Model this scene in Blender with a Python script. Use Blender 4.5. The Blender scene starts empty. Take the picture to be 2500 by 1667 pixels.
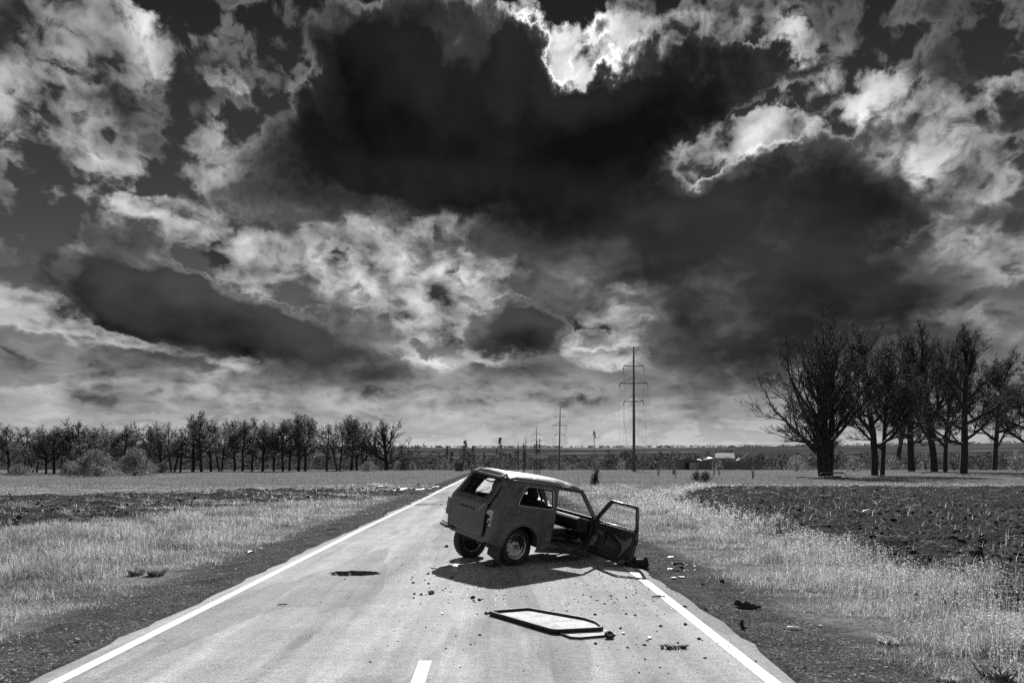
import bpy, bmesh, math, random
import numpy as np
from mathutils import Vector, Matrix, geometry
R_ = math.radians
scene = bpy.context.scene
COL = scene.collection
# ------------------------------------------------------------------ camera
FPX = 1667.0; HX = 1250.0; HY = 1131.0; EYE = 1.85        # photograph pixels (2500 x 1667)
cam = bpy.data.cameras.new("camera"); co = bpy.data.objects.new("camera", cam); COL.objects.link(co)
cam.lens = 24.0; cam.sensor_width = 36.0
cam.shift_y = (HY - 833.5) / 2500.0
cam.clip_start = 0.1; cam.clip_end = 12000
co.location = (0, 0, EYE); co.rotation_euler = (R_(90), 0, 0)
scene.camera = co
scene.view_settings.view_transform = 'Standard'; scene.view_settings.look = 'None'
scene.view_settings.exposure = 1.0; scene.view_settings.gamma = 1.0
scene.cycles.use_denoising = False
scene.cycles.use_adaptive_sampling = True; scene.cycles.adaptive_threshold = 0.012; scene.cycles.adaptive_min_samples = 12
scene.cycles.max_bounces = 6; scene.cycles.diffuse_bounces = 3; scene.cycles.glossy_bounces = 3
scene.cycles.transmission_bounces = 4; scene.cycles.transparent_max_bounces = 8
# the sun stands high over the far end of the road
SUN_AZ = R_(5.4)                                       # to the right of +Y
SUN_EL = R_(38.3)
sl = bpy.data.lights.new("sun", 'SUN'); so = bpy.data.objects.new("sun", sl); COL.objects.link(so)
sl.energy = 4.6; sl.angle = R_(0.55); sl.color = (1.0, 0.995, 0.985)
so.rotation_euler = (R_(90) - SUN_EL, 0, math.pi - SUN_AZ)
so.location = (5, 40, 60)

# ------------------------------------------------------------------ world sky
class NT:
    """tiny helper for node trees: values or sockets are accepted everywhere"""
    def __init__(s, tree): s.t = tree; s.n = tree.nodes; s.l = tree.links
    def new(s, typ, **kw):
        n = s.n.new(typ)
        for k, v in kw.items(): setattr(n, k, v)
        return n
    def put(s, sock, v):
        if v is None: return
        if isinstance(v, bpy.types.NodeSocket): s.l.new(v, sock)
        else: sock.default_value = v
    def m(s, op, a, b=None, c=None, clamp=False):
        n = s.new('ShaderNodeMath', operation=op, use_clamp=clamp)
        s.put(n.inputs[0], a); s.put(n.inputs[1], b); s.put(n.inputs[2], c); return n.outputs[0]
    def vm(s, op, a, b=None):
        n = s.new('ShaderNodeVectorMath', operation=op)
        s.put(n.inputs[0], a)
        if op == 'SCALE': s.put(n.inputs[3], b)
        else: s.put(n.inputs[1], b)
        return n.outputs[1] if op in ('LENGTH', 'DOT_PRODUCT', 'DISTANCE') else n.outputs[0]
    def xyz(s, v):
        n = s.new('ShaderNodeSeparateXYZ'); s.put(n.inputs[0], v); return n.outputs
    def cxyz(s, x, y, z):
        n = s.new('ShaderNodeCombineXYZ'); s.put(n.inputs[0], x); s.put(n.inputs[1], y); s.put(n.inputs[2], z); return n.outputs[0]
    def ramp(s, v, a, b, lo=0.0, hi=1.0, smooth=True):
        n = s.new('ShaderNodeMapRange', interpolation_type='SMOOTHSTEP' if smooth else 'LINEAR', clamp=True)
        s.put(n.inputs[0], v); s.put(n.inputs[1], a); s.put(n.inputs[2], b); s.put(n.inputs[3], lo); s.put(n.inputs[4], hi)
        return n.outputs[0]
    def noise(s, vec, scale, detail=6, rough=0.55, lac=2.0, dist=0.0, typ='FBM', color=False, dim='2D', norm=True):
        n = s.new('ShaderNodeTexNoise', noise_dimensions=dim, noise_type=typ)
        if typ == 'FBM': n.normalize = norm
        s.put(n.inputs['Vector'], vec); s.put(n.inputs['Scale'], scale); s.put(n.inputs['Detail'], detail)
        s.put(n.inputs['Roughness'], rough); s.put(n.inputs['Lacunarity'], lac); s.put(n.inputs['Distortion'], dist)
        return n.outputs[1] if color else n.outputs[0]
    def mix(s, f, a, b):
        n = s.new('ShaderNodeMix', data_type='FLOAT'); s.put(n.inputs[0], f); s.put(n.inputs[2], a); s.put(n.inputs[3], b); return n.outputs[0]

world = bpy.data.worlds.new("World"); scene.world = world; world.use_nodes = True
W = NT(world.node_tree); W.n.clear()
DSC = 2500 / 2352.0
def sky_dir(px, py):                         # a spot of sky -> azimuth, elevation
    x = (px * DSC - HX) / FPX; z = (HY - py * DSC) / FPX
    a = math.atan(x); return a, math.atan(z * math.cos(a))
def blob(P, b):                              # soft ellipse round a direction of the sky
    px, py, rx, ry, rot, soft = b[:6]
    a, e = sky_dir(px, py); ca = math.cos(a)
    sx = rx * DSC / FPX * ca * ca; sy = ry * DSC / FPX * ca * math.cos(e) ** 2
    mp = W.new('ShaderNodeMapping', vector_type='TEXTURE')
    W.put(mp.inputs[0], P); mp.inputs[1].default_value = (a, e, 0); mp.inputs[2].default_value = (0, 0, R_(rot)); mp.inputs[3].default_value = (sx, sy, 1)
    return W.ramp(W.vm('LENGTH', mp.outputs[0]), 1 + soft, 1 - soft)
def chained(P, blobs, op):                   # in groups that wait for one another: keeps the shader's memory small
    acc = None; Pk = P
    for k, b in enumerate(blobs):
        if acc is not None and k % 5 == 0:
            n = W.new('ShaderNodeVectorMath', operation='MULTIPLY_ADD')
            W.put(n.inputs[0], acc); n.inputs[1].default_value = (1e-7, 0, 0); W.put(n.inputs[2], P); Pk = n.outputs[0]
        v = W.m('MULTIPLY', blob(Pk, b), b[6])
        acc = v if acc is None else W.m(op, acc, v)
    return acc
D = W.new('ShaderNodeTexCoord').outputs['Generated']
dx, dy, dz = W.xyz(D)
az = W.m('ARCTAN2', dx, dy); el = W.m('ARCSINE', dz)
elp = W.m('MAXIMUM', el, 0.0)
# noise space: flatter towards the horizon
Q = W.cxyz(W.m('MULTIPLY', az, 1.35), W.m('ADD', W.m('MULTIPLY', W.m('LOGARITHM', W.m('ADD', elp, 0.14), math.e), 0.5), W.m('MULTIPLY', elp, 0.7)), 0.0)
AE = W.cxyz(az, el, 0.0)
wv = W.vm('SUBTRACT', W.noise(Q, 6.0, 6, 0.62, color=True), (0.5, 0.5, 0.5))
wamt = W.ramp(el, 0.0, 0.5, 0.04, 0.13, False)
P = W.vm('ADD', AE, W.vm('MULTIPLY', W.vm('SCALE', wv, wamt), (1, 0.9, 0)))
DARK = [  # x, y, rx, ry, turn, softness, weight
 (850,260,180,185,0,.25,1.0),(1020,170,200,160,0,.3,.8),(1180,330,330,150,0,.35,.75),(900,400,330,75,0,.4,.6),(1400,300,230,110,0,.4,.5),(1690,315,210,66,-4,.98,-.95),(1285,105,55,50,0,.8,-.6),(1390,765,95,80,0,.8,-.7),(1460,655,60,24,0,.6,-.5),(570,590,110,70,0,.8,-.75),(330,595,70,34,0,.8,-.5),(2010,560,80,40,0,.5,-.4),
 (1690,185,165,52,-5,.35,.8),(1330,235,150,60,0,.5,.8),(1540,260,160,60,0,.5,.5),(1190,95,48,30,0,.7,.6),(1335,92,36,30,0,.7,.6),(1240,150,46,24,0,.7,.5),(1480,150,60,30,0,.7,.35),(1180,200,70,60,0,.5,.4),(1440,400,430,120,0,.4,.45),(1960,410,150,150,0,.35,.55),
 (1750,560,400,160,0,.4,.9),(1440,560,270,110,0,.5,.4),(1640,770,330,70,-4,.5,.8),(1250,500,300,90,0,.5,.3),
 (2090,680,190,48,0,.45,.75),(1900,640,200,90,0,.5,.4),(320,665,170,95,0,.4,1.15),(500,735,290,68,-9,.4,1.1),(780,790,190,75,-4,.45,.7),(380,540,180,50,0,.6,.3),(700,470,190,38,-4,.5,.6),(760,560,40,80,0,.5,.25),
 (1195,752,105,54,0,.5,1.3),(1235,725,60,40,0,.6,.4),(1030,575,110,48,0,.5,.45),(1130,872,230,38,0,.5,.5),(700,875,260,32,0,.5,.4),
 (70,785,95,30,0,.4,.6),(370,825,150,24,0,.4,.6),(160,840,180,30,0,.5,.4),(1690,905,260,42,-3,.45,.55),(1375,778,42,28,0,.9,.8),(1500,860,180,40,0,.5,.35),(2050,800,200,45,0,.6,.45),
 (250,560,120,40,0,.6,.3),(2250,800,200,60,0,.6,.35),(130,340,110,45,0,.6,.22),(2330,240,60,90,0,.5,.4),(1050,930,300,16,0,.5,.2),(1170,300,90,240,10,.8,.2),
]
LIT = [
 (300,50,210,80,0,.5,.72),(410,130,80,60,0,.4,.7),(200,110,150,60,0,.5,.6),(170,280,160,110,-20,.35,.85),(60,250,120,140,0,.5,.7),(250,350,90,90,0,.4,.6),(290,380,60,70,0,.4,.5),(120,420,110,60,20,.5,.3),(520,200,60,40,0,.4,.75),
 (150,460,100,28,30,.5,.6),(520,350,110,70,0,.6,.55),(600,425,190,48,-4,.4,.8),(390,490,150,62,8,.35,.85),(230,560,90,45,20,.5,.6),(580,590,115,85,0,.35,.8),(330,590,60,40,0,.5,.6),(470,530,120,60,0,.5,.5),
 (840,600,150,110,0,.4,1.0),(980,700,190,110,0,.4,1.0),(930,500,150,55,0,.4,.85),(1040,540,40,40,0,.5,.4),(1060,620,160,60,0,.5,.6),(860,720,120,60,0,.5,.6),(1000,800,150,60,0,.4,.7),
 (1215,100,110,65,0,.4,.8),(1290,105,60,50,0,.5,.9),(1400,130,190,85,-5,.4,.85),(1610,100,190,60,0,.4,.8),(1760,130,95,60,0,.35,.75),(1780,50,50,40,0,.6,.4),(1920,110,50,50,0,.6,.4),
 (1010,60,140,60,30,.5,.5),(800,110,130,50,40,.5,.55),(700,190,70,45,40,.5,.55),(1145,170,60,60,0,.5,.4),
 (1700,320,200,70,-4,.4,1.0),(1560,370,100,50,0,.5,.85),(1820,250,90,70,0,.5,.4),
 (2000,215,160,75,-15,.5,.8),(2200,310,180,130,0,.4,.85),(2280,210,110,60,0,.5,.75),(2260,440,130,65,0,.5,.7),(2120,560,170,50,-8,.35,.75),(2300,600,120,70,0,.4,.75),(1990,545,70,40,0,.4,.6),(1960,620,60,30,0,.5,.4),
 (1390,770,90,75,0,.35,.8),(1420,655,50,26,0,.5,.5),(1350,650,40,20,0,.5,.3),
 (60,730,150,60,0,.4,.75),(250,770,160,40,0,.5,.65),(330,900,280,45,0,.5,.5),(520,850,260,40,0,.5,.55),(1200,950,500,50,0,.5,.5),(100,930,170,40,0,.5,.6),(800,930,300,40,0,.5,.5),(1640,870,120,22,0,.5,.35),
 (2200,760,200,40,0,.6,.4),(1850,760,200,30,0,.6,.25),
]
T = chained(P, DARK, 'ADD')
sunP = W.vm('ADD', P, W.vm('SCALE', W.vm('NORMALIZE', W.vm('SUBTRACT', (R_(3.9), R_(33.0), 0), AE)), 0.04))
T2 = chained(W.vm('ADD', sunP, W.vm('MULTIPLY', T, (1e-7, 0, 0))), DARK, 'ADD')
Trel = W.m('SUBTRACT', T, T2)
L = chained(W.vm('ADD', P, W.vm('MULTIPLY', Trel, (1e-7, 0, 0))), LIT, 'MAXIMUM')
back = W.ramp(W.m('ABSOLUTE', az), 0.75, 1.1)                   # sky outside the photographed part
big = W.noise(Q, 2.2, 2, 0.5)
T = W.m('ADD', T, W.m('MULTIPLY', back, W.ramp(big, 0.48, 0.7, 0, .8)))
L = W.m('ADD', L, W.m('MULTIPLY', back, 0.55))
L = W.m('ADD', L, 0.06)
low = W.m('MULTIPLY', W.ramp(el, 0.03, 0.07), W.ramp(el, 0.26, 0.12))
L = W.m('ADD', L, W.m('MULTIPLY', low, 0.30)); T = W.m('ADD', T, W.m('MULTIPLY', low, 0.10))
def billow(q, det):                          # rounded heads of cloud with finer rags on them
    f = W.noise(q, 7.0, det, 0.56)
    v = W.new('ShaderNodeTexVoronoi', feature='SMOOTH_F1', voronoi_dimensions='2D')
    W.put(v.inputs['Vector'], q); v.inputs['Scale'].default_value = 6.5; v.inputs['Detail'].default_value = 3.4
    v.inputs['Roughness'].default_value = 0.48; v.inputs['Lacunarity'].default_value = 2.2; v.inputs['Smoothness'].default_value = 0.55; v.normalize = True
    return W.m('ADD', W.m('MULTIPLY', f, 0.55), W.m('MULTIPLY', v.outputs[0], -0.75))
wq = W.vm('ADD', Q, W.vm('SCALE', wv, 0.05))
n1 = billow(wq, 12)
# towards the sun, for lit and shaded sides of the billows
sa, se = R_(3.9), R_(33.0)
tos = W.vm('NORMALIZE', W.vm('SUBTRACT', (sa, se, 0), AE))
Qs = W.vm('ADD', wq, W.vm('SCALE', tos, 0.042))
n2 = billow(Qs, 5)
relief = W.m('SUBTRACT', n1, n2)
n3 = W.noise(wq, 22.0, 8, 0.62, dist=0.3)
nn = W.m('SUBTRACT', n1, 0.06)
n3c = W.m('SUBTRACT', n3, 0.5)
rag = W.m('ADD', W.m('MULTIPLY', nn, 2.6), W.m('MULTIPLY', n3c, 1.2))
t = W.m('ADD', T, W.m('MULTIPLY', rag, W.ramp(T, 0.1, 1.0, 1.15, 0.45, False)))
l = W.m('ADD', L, W.m('MULTIPLY', rag, 1.15))
sund = W.vm('DISTANCE', AE, (sa, se, 0))
glow = W.m('POWER', 2.718, W.m('MULTIPLY', sund, -3.2))
glow2 = W.m('POWER', 2.718, W.m('MULTIPLY', W.m('MULTIPLY', sund, sund), -2600.0))
# clear sky, dark overhead and pale at the horizon
skyT = W.new('ShaderNodeTexSky', sky_type='NISHITA'); skyT.sun_disc = False
skyT.sun_elevation = SUN_EL; skyT.sun_rotation = SUN_AZ; skyT.air_density = 1.0; skyT.dust_density = 1.0
bw = W.new('ShaderNodeRGBToBW'); W.l.new(skyT.outputs[0], bw.inputs[0])
base = W.m('ADD', W.ramp(elp, 0.0, 0.62, 0.30, 0.012, False), 0.0)
hz = W.m('POWER', 2.718, W.m('MULTIPLY', elp, -11.0))
sidef = W.ramp(W.m('ABSOLUTE', az), 0.25, 0.7, 1.0, 0.78)
clear = W.m('ADD', W.m('MULTIPLY', hz, W.m('MULTIPLY', sidef, .56)), W.ramp(elp, 0.1, 0.62, 0.055, 0.010, False))
clear = W.m('MULTIPLY', clear, W.ramp(W.m('MULTIPLY', bw.outputs[0], 0.1), 0.0, 0.6, 0.85, 1.15, False))
# lit vapour
lb = W.m('ADD', W.m('MULTIPLY', relief, W.ramp(el, 0.04, 0.25, 0.75, 1.35, False)), W.m('ADD', 0.16, W.m('MULTIPLY', glow, 0.16)))
lb = W.m('ADD', lb, W.m('MULTIPLY', n3c, 0.22))
lb = W.m('ADD', lb, W.m('MULTIPLY', nn, -0.30))
lb = W.m('ADD', lb, W.m('MULTIPLY', back, 0.2))
lb = W.m('MULTIPLY', lb, W.ramp(L, 0.15, 0.95, 0.42, 1.9))
lb = W.m('MAXIMUM', lb, 0.035)
cov = W.m('MAXIMUM', W.ramp(l, 0.22, 0.68), W.ramp(t, -0.16, 0.22))
# bright rims where the masses thin out
rim = W.m('MULTIPLY', W.ramp(Trel, -0.02, 0.16, 0.10, 0.85), W.m('MULTIPLY', W.ramp(t, -0.18, 0.12), W.ramp(t, 0.45, 0.12)))
lb = W.m('ADD', lb, W.m('MULTIPLY', rim, W.m('ADD', W.m('MULTIPLY', glow, 0.50), 0.08)))
c = W.mix(cov, clear, lb)
# thick vapour turns dark, slowly towards its core
dk = W.m('ADD', W.ramp(el, 0.0, 0.42, 0.050, 0.0085, False), W.ramp(el, 0.03, 0.16, 0.07, 0.0))
dk = W.m('MULTIPLY', dk, W.m('ADD', W.ramp(W.noise(Q, 2.6, 4, 0.55), 0.36, 0.64, 0.75, 1.9, False), W.m('ADD', W.m('MULTIPLY', relief, 1.3), W.m('MULTIPLY', Trel, 0.6))))
dk = W.m('MAXIMUM', W.m('MULTIPLY', dk, W.ramp(t, 0.45, 1.2, 3.2, 0.9)), 0.005)
c = W.mix(W.ramp(t, 0.08, 0.66), c, dk)
c = W.m('ADD', c, W.m('MULTIPLY', W.m('MULTIPLY', glow2, 0.10), cov))
# horizon haze swallows the cloud feet
hz2 = W.ramp(el, 0.012, 0.10, 0.8, 0.0)
c = W.mix(hz2, c, W.m('MULTIPLY', W.ramp(el, 0.02, 0.10, 0.30, 0.24, False), W.m('MULTIPLY', 2.05, sidef)))
cc = W.cxyz(c, c, c)
bg = W.new('ShaderNodeBackground'); W.l.new(W.vm('SCALE', cc, 5.0), bg.inputs[0]); bg.inputs[1].default_value = 0.1
wo = W.new('ShaderNodeOutputWorld'); W.l.new(bg.outputs[0], wo.inputs[0])
world.cycles.sampling_method = 'MANUAL'; world.cycles.sample_map_resolution = 512

# ------------------------------------------------------------------ helpers
random.seed(7); RNG = np.random.default_rng(11)
def tag(o, label=None, cat=None, group=None, kind=None):
    if label: o["label"] = label
    if cat: o["category"] = cat
    if group: o["group"] = group
    if kind: o["kind"] = kind
    return o
def link(o, parent=None):
    COL.objects.link(o)
    if parent is not None: o.parent = parent
    return o
def empty(name, loc=(0, 0, 0), rz=0.0, rot=None):
    o = bpy.data.objects.new(name, None); o.empty_display_size = 0.1
    o.location = loc; o.rotation_euler = rot if rot is not None else (0, 0, rz); return link(o)
def npmesh(name, V, F, smooth=False):
    """V (n,3) array, F (m,k) int array of equal-sized faces"""
    me = bpy.data.meshes.new(name); V = np.asarray(V, np.float32); F = np.asarray(F, np.int32); k = F.shape[1]
    me.vertices.add(len(V)); me.vertices.foreach_set('co', V.ravel())
    me.loops.add(F.size); me.loops.foreach_set('vertex_index', F.ravel())
    me.polygons.add(len(F)); me.polygons.foreach_set('loop_start', np.arange(0, F.size, k, dtype=np.int32))
    me.update(calc_edges=True)
    if smooth: me.polygons.foreach_set('use_smooth', np.ones(len(F), bool))
    return me
def pymesh(name, V, F, smooth=False):
    me = bpy.data.meshes.new(name); me.from_pydata([tuple(v) for v in V], [], F); me.update()
    if smooth: me.polygons.foreach_set('use_smooth', np.ones(len(me.polygons), bool))
    return me
def obj(name, me, mat, parent=None, bevel=0, solid=0, soff=-1):
    o = bpy.data.objects.new(name, me)
    if mat and not len(me.materials): me.materials.append(mat)
    link(o, parent)
    if solid:
        m = o.modifiers.new('s', 'SOLIDIFY'); m.thickness = solid; m.offset = soff
    if bevel:
        m = o.modifiers.new('b', 'BEVEL'); m.width = bevel; m.segments = 2; m.limit_method = 'ANGLE'; m.angle_limit = R_(35)
    return o
class MB:                                     # collects shapes, then becomes one mesh
    def __init__(s): s.v = []; s.f = []
    def add(s, V, F):
        n = len(s.v); s.v += [tuple(v) for v in V]; s.f += [tuple(i + n for i in f) for f in F]
    def box(s, c, h, M=None, taper=1.0):
        V = []
        for z in (-1, 1):
            k = 1 if z < 0 else taper
            for x, y in ((-1, -1), (1, -1), (1, 1), (-1, 1)):
                p = Vector((x * h[0] * k, y * h[1] * k, z * h[2]))
                if M is not None: p = M @ p
                V.append(Vector(c) + p)
        s.add(V, [(3, 2, 1, 0), (4, 5, 6, 7), (0, 1, 5, 4), (1, 2, 6, 5), (2, 3, 7, 6), (3, 0, 4, 7)]); return s
    def tube(s, pts, r, n=6, cap=True):
        pts = [Vector(p) for p in pts]; rs = r if isinstance(r, (list, tuple)) else [r] * len(pts)
        V = []; F = []; up = None
        for i, p in enumerate(pts):
            d = (pts[min(i + 1, len(pts) - 1)] - pts[max(i - 1, 0)]).normalized()
            if up is None: up = d.orthogonal().normalized()
            up = (up - d * up.dot(d)); up = up.normalized() if up.length > 1e-5 else d.orthogonal().normalized()
            w = d.cross(up)
            for k in range(n):
                a = 2 * math.pi * k / n; V.append(p + (up * math.cos(a) + w * math.sin(a)) * rs[i])
        for i in range(len(pts) - 1):
            for k in range(n):
                a = i * n + k; b = i * n + (k + 1) % n; F.append((a, b, b + n, a + n))
        if cap: F.append(tuple(range(n - 1, -1, -1))); F.append(tuple(range((len(pts) - 1) * n, len(pts) * n)))
        s.add(V, F); return s
    def lathe(s, prof, n=32, M=None):         # profile (r, z) round z
        V = []; F = []
        for r, z in prof:
            for k in range(n):
                a = 2 * math.pi * k / n; p = Vector((r * math.cos(a), r * math.sin(a), z)); V.append(M @ p if M is not None else p)
        for i in range(len(prof) - 1):
            for k in range(n):
                a = i * n + k; b = i * n + (k + 1) % n; F.append((a, b, b + n, a + n))
        s.add(V, F); return s
    def build(s, name, mat, parent=None, smooth=False, **kw):
        return obj(name, pymesh(name, s.v, s.f, smooth), mat, parent, **kw)
def _hash(ix, iy, seed):
    h = (ix.astype(np.int64) * 374761393 + iy.astype(np.int64) * 668265263 + seed * 974634777) & 0x7fffffff
    h = ((h ^ (h >> 13)) * 1274126177) & 0x7fffffff
    return ((h ^ (h >> 16)) & 0xffff) / 65535.0
def vn(x, y, f=1.0, seed=0):
    x = np.asarray(x, float) * f; y = np.asarray(y, float) * f
    ix = np.floor(x); iy = np.floor(y); u = x - ix; v = y - iy; u = u * u * (3 - 2 * u); v = v * v * (3 - 2 * v)
    a = _hash(ix, iy, seed); b = _hash(ix + 1, iy, seed); c = _hash(ix, iy + 1, seed); d = _hash(ix + 1, iy + 1, seed)
    return (a * (1 - u) + b * u) * (1 - v) + (c * (1 - u) + d * u) * v
def fbm(x, y, f=1.0, o=4, seed=0, g=0.5):
    t = 0; A = 1; S = 0
    for k in range(o): t = t + A * vn(x, y, f * 2 ** k, seed + k * 17); S += A; A *= g
    return t / S
def sst(x, a, b):
    t = np.clip((np.asarray(x, float) - a) / (b - a), 0, 1); return t * t * (3 - 2 * t)
def px(x, y, z=0.0):                          # spot of ground where a photograph pixel looks
    Y = (EYE - z) * FPX / (y - HY); return (x - HX) / FPX * Y, Y
# ------------------------------------------------------------------ materials: all neutral greys
MATS = {}
def gmat(name, v, rough=0.6, var=0.25, scale=6.0, spec=0.4, metal=0.0, bump=0.0, bscale=40.0, bdist=0.01, trans=0.0, coat=0.0, island=0.0, fleck=None, coords='Object'):
    if name in MATS: return MATS[name]
    m = bpy.data.materials.new(name); m.use_nodes = True; N = NT(m.node_tree); N.n.clear()
    tc = N.new('ShaderNodeTexCoord').outputs[coords]
    b = N.noise(tc, scale, 6, 0.6, dim='3D')
    val = N.ramp(b, 0.3, 0.7, v * (1 - var), v * (1 + var), False)
    if island:
        g = N.new('ShaderNodeNewGeometry'); val = N.m('MULTIPLY', val, N.ramp(g.outputs['Random Per Island'], 0, 1, 1 - island, 1 + island, False))
    if fleck:
        f = N.noise(tc, fleck[0], 3, 0.6, dim='3D'); val = N.mix(N.ramp(f, fleck[1], fleck[1] + 0.06), val, fleck[2])
    p = N.new('ShaderNodeBsdfPrincipled'); N.put(p.inputs['Base Color'], N.cxyz(val, val, val))
    N.put(p.inputs['Roughness'], N.ramp(b, 0.3, 0.7, max(0.02, rough - 0.08), min(1, rough + 0.08), False))
    p.inputs['Metallic'].default_value = metal; p.inputs['Specular IOR Level'].default_value = spec; p.inputs['Coat Weight'].default_value = coat
    if bump:
        bn = N.new('ShaderNodeBump'); bn.inputs['Strength'].default_value = bump; bn.inputs['Distance'].default_value = bdist
        N.put(bn.inputs['Height'], N.noise(tc, bscale, 5, 0.65, dim='3D')); N.l.new(bn.outputs[0], p.inputs['Normal'])
    out = N.new('ShaderNodeOutputMaterial')
    if trans:
        tr = N.new('ShaderNodeBsdfTranslucent'); N.put(tr.inputs[0], N.cxyz(val, val, val))
        mx = N.new('ShaderNodeMixShader'); mx.inputs[0].default_value = trans
        N.l.new(p.outputs[0], mx.inputs[1]); N.l.new(tr.outputs[0], mx.inputs[2]); N.l.new(mx.outputs[0], out.inputs[0])
    else: N.l.new(p.outputs[0], out.inputs[0])
    MATS[name] = m; return m
# ------------------------------------------------------------------ ground
def xc(y): return -0.66 - 0.02544 * np.asarray(y, float)      # middle of the road
HALF = 3.02                                                    # middle to the edge lines
def inpoly(x, y, P):
    x = np.asarray(x, float); y = np.asarray(y, float); r = np.zeros(x.shape, bool); j = len(P) - 1
    for i in range(len(P)):
        xi, yi = P[i]; xj, yj = P[j]
        r ^= ((yi > y) != (yj > y)) & (x < (xj - xi) * (y - yi) / (yj - yi + 1e-12) + xi); j = i
    return r
PLOUGH_L = [(-6, 42), (-11, 34), (-13.5, 21), (-18, 15), (-70, 16), (-70, 40), (-27.5, 38.5), (-17.6, 48), (-12.5, 52), (-6.5, 48)]
def kinds(x, y):
    """soil, gravel and track weights of the ground at x, y"""
    x = np.asarray(x, float); y = np.asarray(y, float)
    d = x - xc(y); n = fbm(x, y, 0.7, 4, 3) - 0.5; n2 = fbm(x, y, 2.6, 3, 9) - 0.5
    e = 7.25 + 0.085 * np.clip(y - 8, -8, 60) + 0.37 * np.clip(y - 36, 0, 40) + n * 1.6
    soilR = sst(d, e - 0.25, e + 0.35) * sst(y + n * 12, 64, 52) 
    wx = x + n * 3.0; wy = y + n * 6 + n2 * 1.5
    pl = inpoly(wx, wy, PLOUGH_L).astype(float)
    streak = fbm(x * 0.16 + y * 0.05, y * 1.5, 1.0, 4, 31)
    soilL = pl * sst(streak, 0.36, 0.52)
    far = (y > 33) & (y < 62) & (d < -4.9) & (d > -16)
    soilL = np.maximum(soilL, far * sst(fbm(x * .5, y * 1.2, 1.0, 4, 77), 0.60, 0.66))
    gl = 4.75 + n * 0.9; gr = 4.45 + n * 1.2 + np.clip(0.06 * (14 - y), 0, .5)
    gv = np.where(d < 0, sst(-d, gl + 0.25, gl - 0.25), sst(d, gr + 0.35, gr - 0.35))
    return np.maximum(soilR, soilL), gv, d
def gz(x, y):
    x = np.asarray(x, float); y = np.asarray(y, float)
    s, g, d = kinds(x, y); ad = np.abs(d)
    z = -0.012 - 0.05 * sst(ad, 3.2, 5.2) + (fbm(x, y, 0.35, 3, 41) - 0.5) * 0.22 * sst(ad, 5, 9)
    z = z + (fbm(x, y, 6.0, 3, 5) - 0.5) * 0.035 * sst(ad, 3.3, 3.7)
    cl = fbm(x, y, 1.7, 4, 51, 0.6); ridge = np.abs(fbm(x, y, 0.9, 3, 57) - 0.5) * 2
    near = sst(y, 75, 45)
    z = z + s * near * ((cl - 0.38) * 0.55 + (0.5 - ridge) * 0.12)
    z = np.where(ad < 3.12, -0.15, z)
    z = z + 75.0 * sst(np.hypot(x, y * 0.98), 700, 3200) ** 1.15 * (0.92 + 0.16 * fbm(x, y, 0.0011, 3, 71))
    z = z - 3.0 * sst(y, 190, 340) * sst(y, 1100, 700)
    return z
def spaced(lim, fine, n):
    k = np.linspace(-1, 1, n); a = np.arcsinh(lim / fine); return np.sinh(k * a) * fine
gx = np.concatenate([spaced(4200, 9.0, 560)])
gyp = np.sinh(np.linspace(0, np.arcsinh(4400 / 9.0), 520)) * 9.0
gy = np.concatenate([-gyp[1:160:3][::-1], gyp]) + 4.0
# the sheet follows the line of the road so that its cells run along the verges
GX, GY = np.meshgrid(gx, gy); GX = GX + xc(np.clip(GY, -20, 600))
GZ = gz(GX, GY)
nx, ny = len(gx), len(gy)
idx = np.arange(nx * ny).reshape(ny, nx)
GF = np.stack([idx[:-1, :-1], idx[:-1, 1:], idx[1:, 1:], idx[1:, :-1]], -1).reshape(-1, 4)
me = npmesh('ground', np.stack([GX, GY, GZ], -1).reshape(-1, 3), GF, True)
s_, g_, d_ = kinds(GX, GY)
dist_ = np.hypot(GX, GY)
for nm, arr in (('soil', s_), ('gravel', g_)):
    at = me.attributes.new(nm, 'FLOAT', 'POINT'); at.data.foreach_set('value', arr.astype(np.float32).ravel())
m = bpy.data.materials.new('ground_cover'); m.use_nodes = True; N = NT(m.node_tree); N.n.clear()
tc = N.new('ShaderNodeTexCoord').outputs['Object']
def attr(n): a = N.new('ShaderNodeAttribute', attribute_name=n); return a.outputs['Fac']
X_, Y_, Z_ = N.xyz(tc)
fine = N.noise(tc, 9.0, 8, 0.7, dim='3D'); mid = N.noise(tc, 0.8, 5, 0.6, dim='3D')
stk = N.noise(N.vm('MULTIPLY', tc, (0.05, 0.55, 1.0)), 1.0, 6, 0.62, dim='3D')
stk2 = N.noise(N.vm('MULTIPLY', tc, (0.25, 2.4, 1.0)), 1.0, 5, 0.65, dim='3D')
gr = N.m('MULTIPLY', N.ramp(fine, 0.3, 0.75, 0.06, 0.20, False), N.ramp(mid, 0.3, 0.7, 0.75, 1.2, False))
gr = N.m('MULTIPLY', gr, N.ramp(stk, 0.34, 0.62, 0.75, 1.22, False))
gr = N.m('MULTIPLY', gr, N.ramp(stk2, 0.40, 0.50, 0.6, 1.05, False))
soil = N.mix(N.m('MULTIPLY', N.ramp(N.noise(tc, 22.0, 4, 0.7, dim='3D'), 0.56, 0.66), N.ramp(mid, 0.4, 0.6, 0.2, 1.0)), N.ramp(fine, 0.35, 0.8, 0.012, 0.055, False), 0.16)
gvl = N.ramp(N.noise(tc, 30.0, 5, 0.75, dim='3D'), 0.38, 0.72, 0.014, 0.13, False)
gvl = N.m('MULTIPLY', gvl, N.ramp(N.noise(tc, 1.6, 4, 0.6, dim='3D'), 0.3, 0.7, 0.6, 1.25, False))
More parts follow.
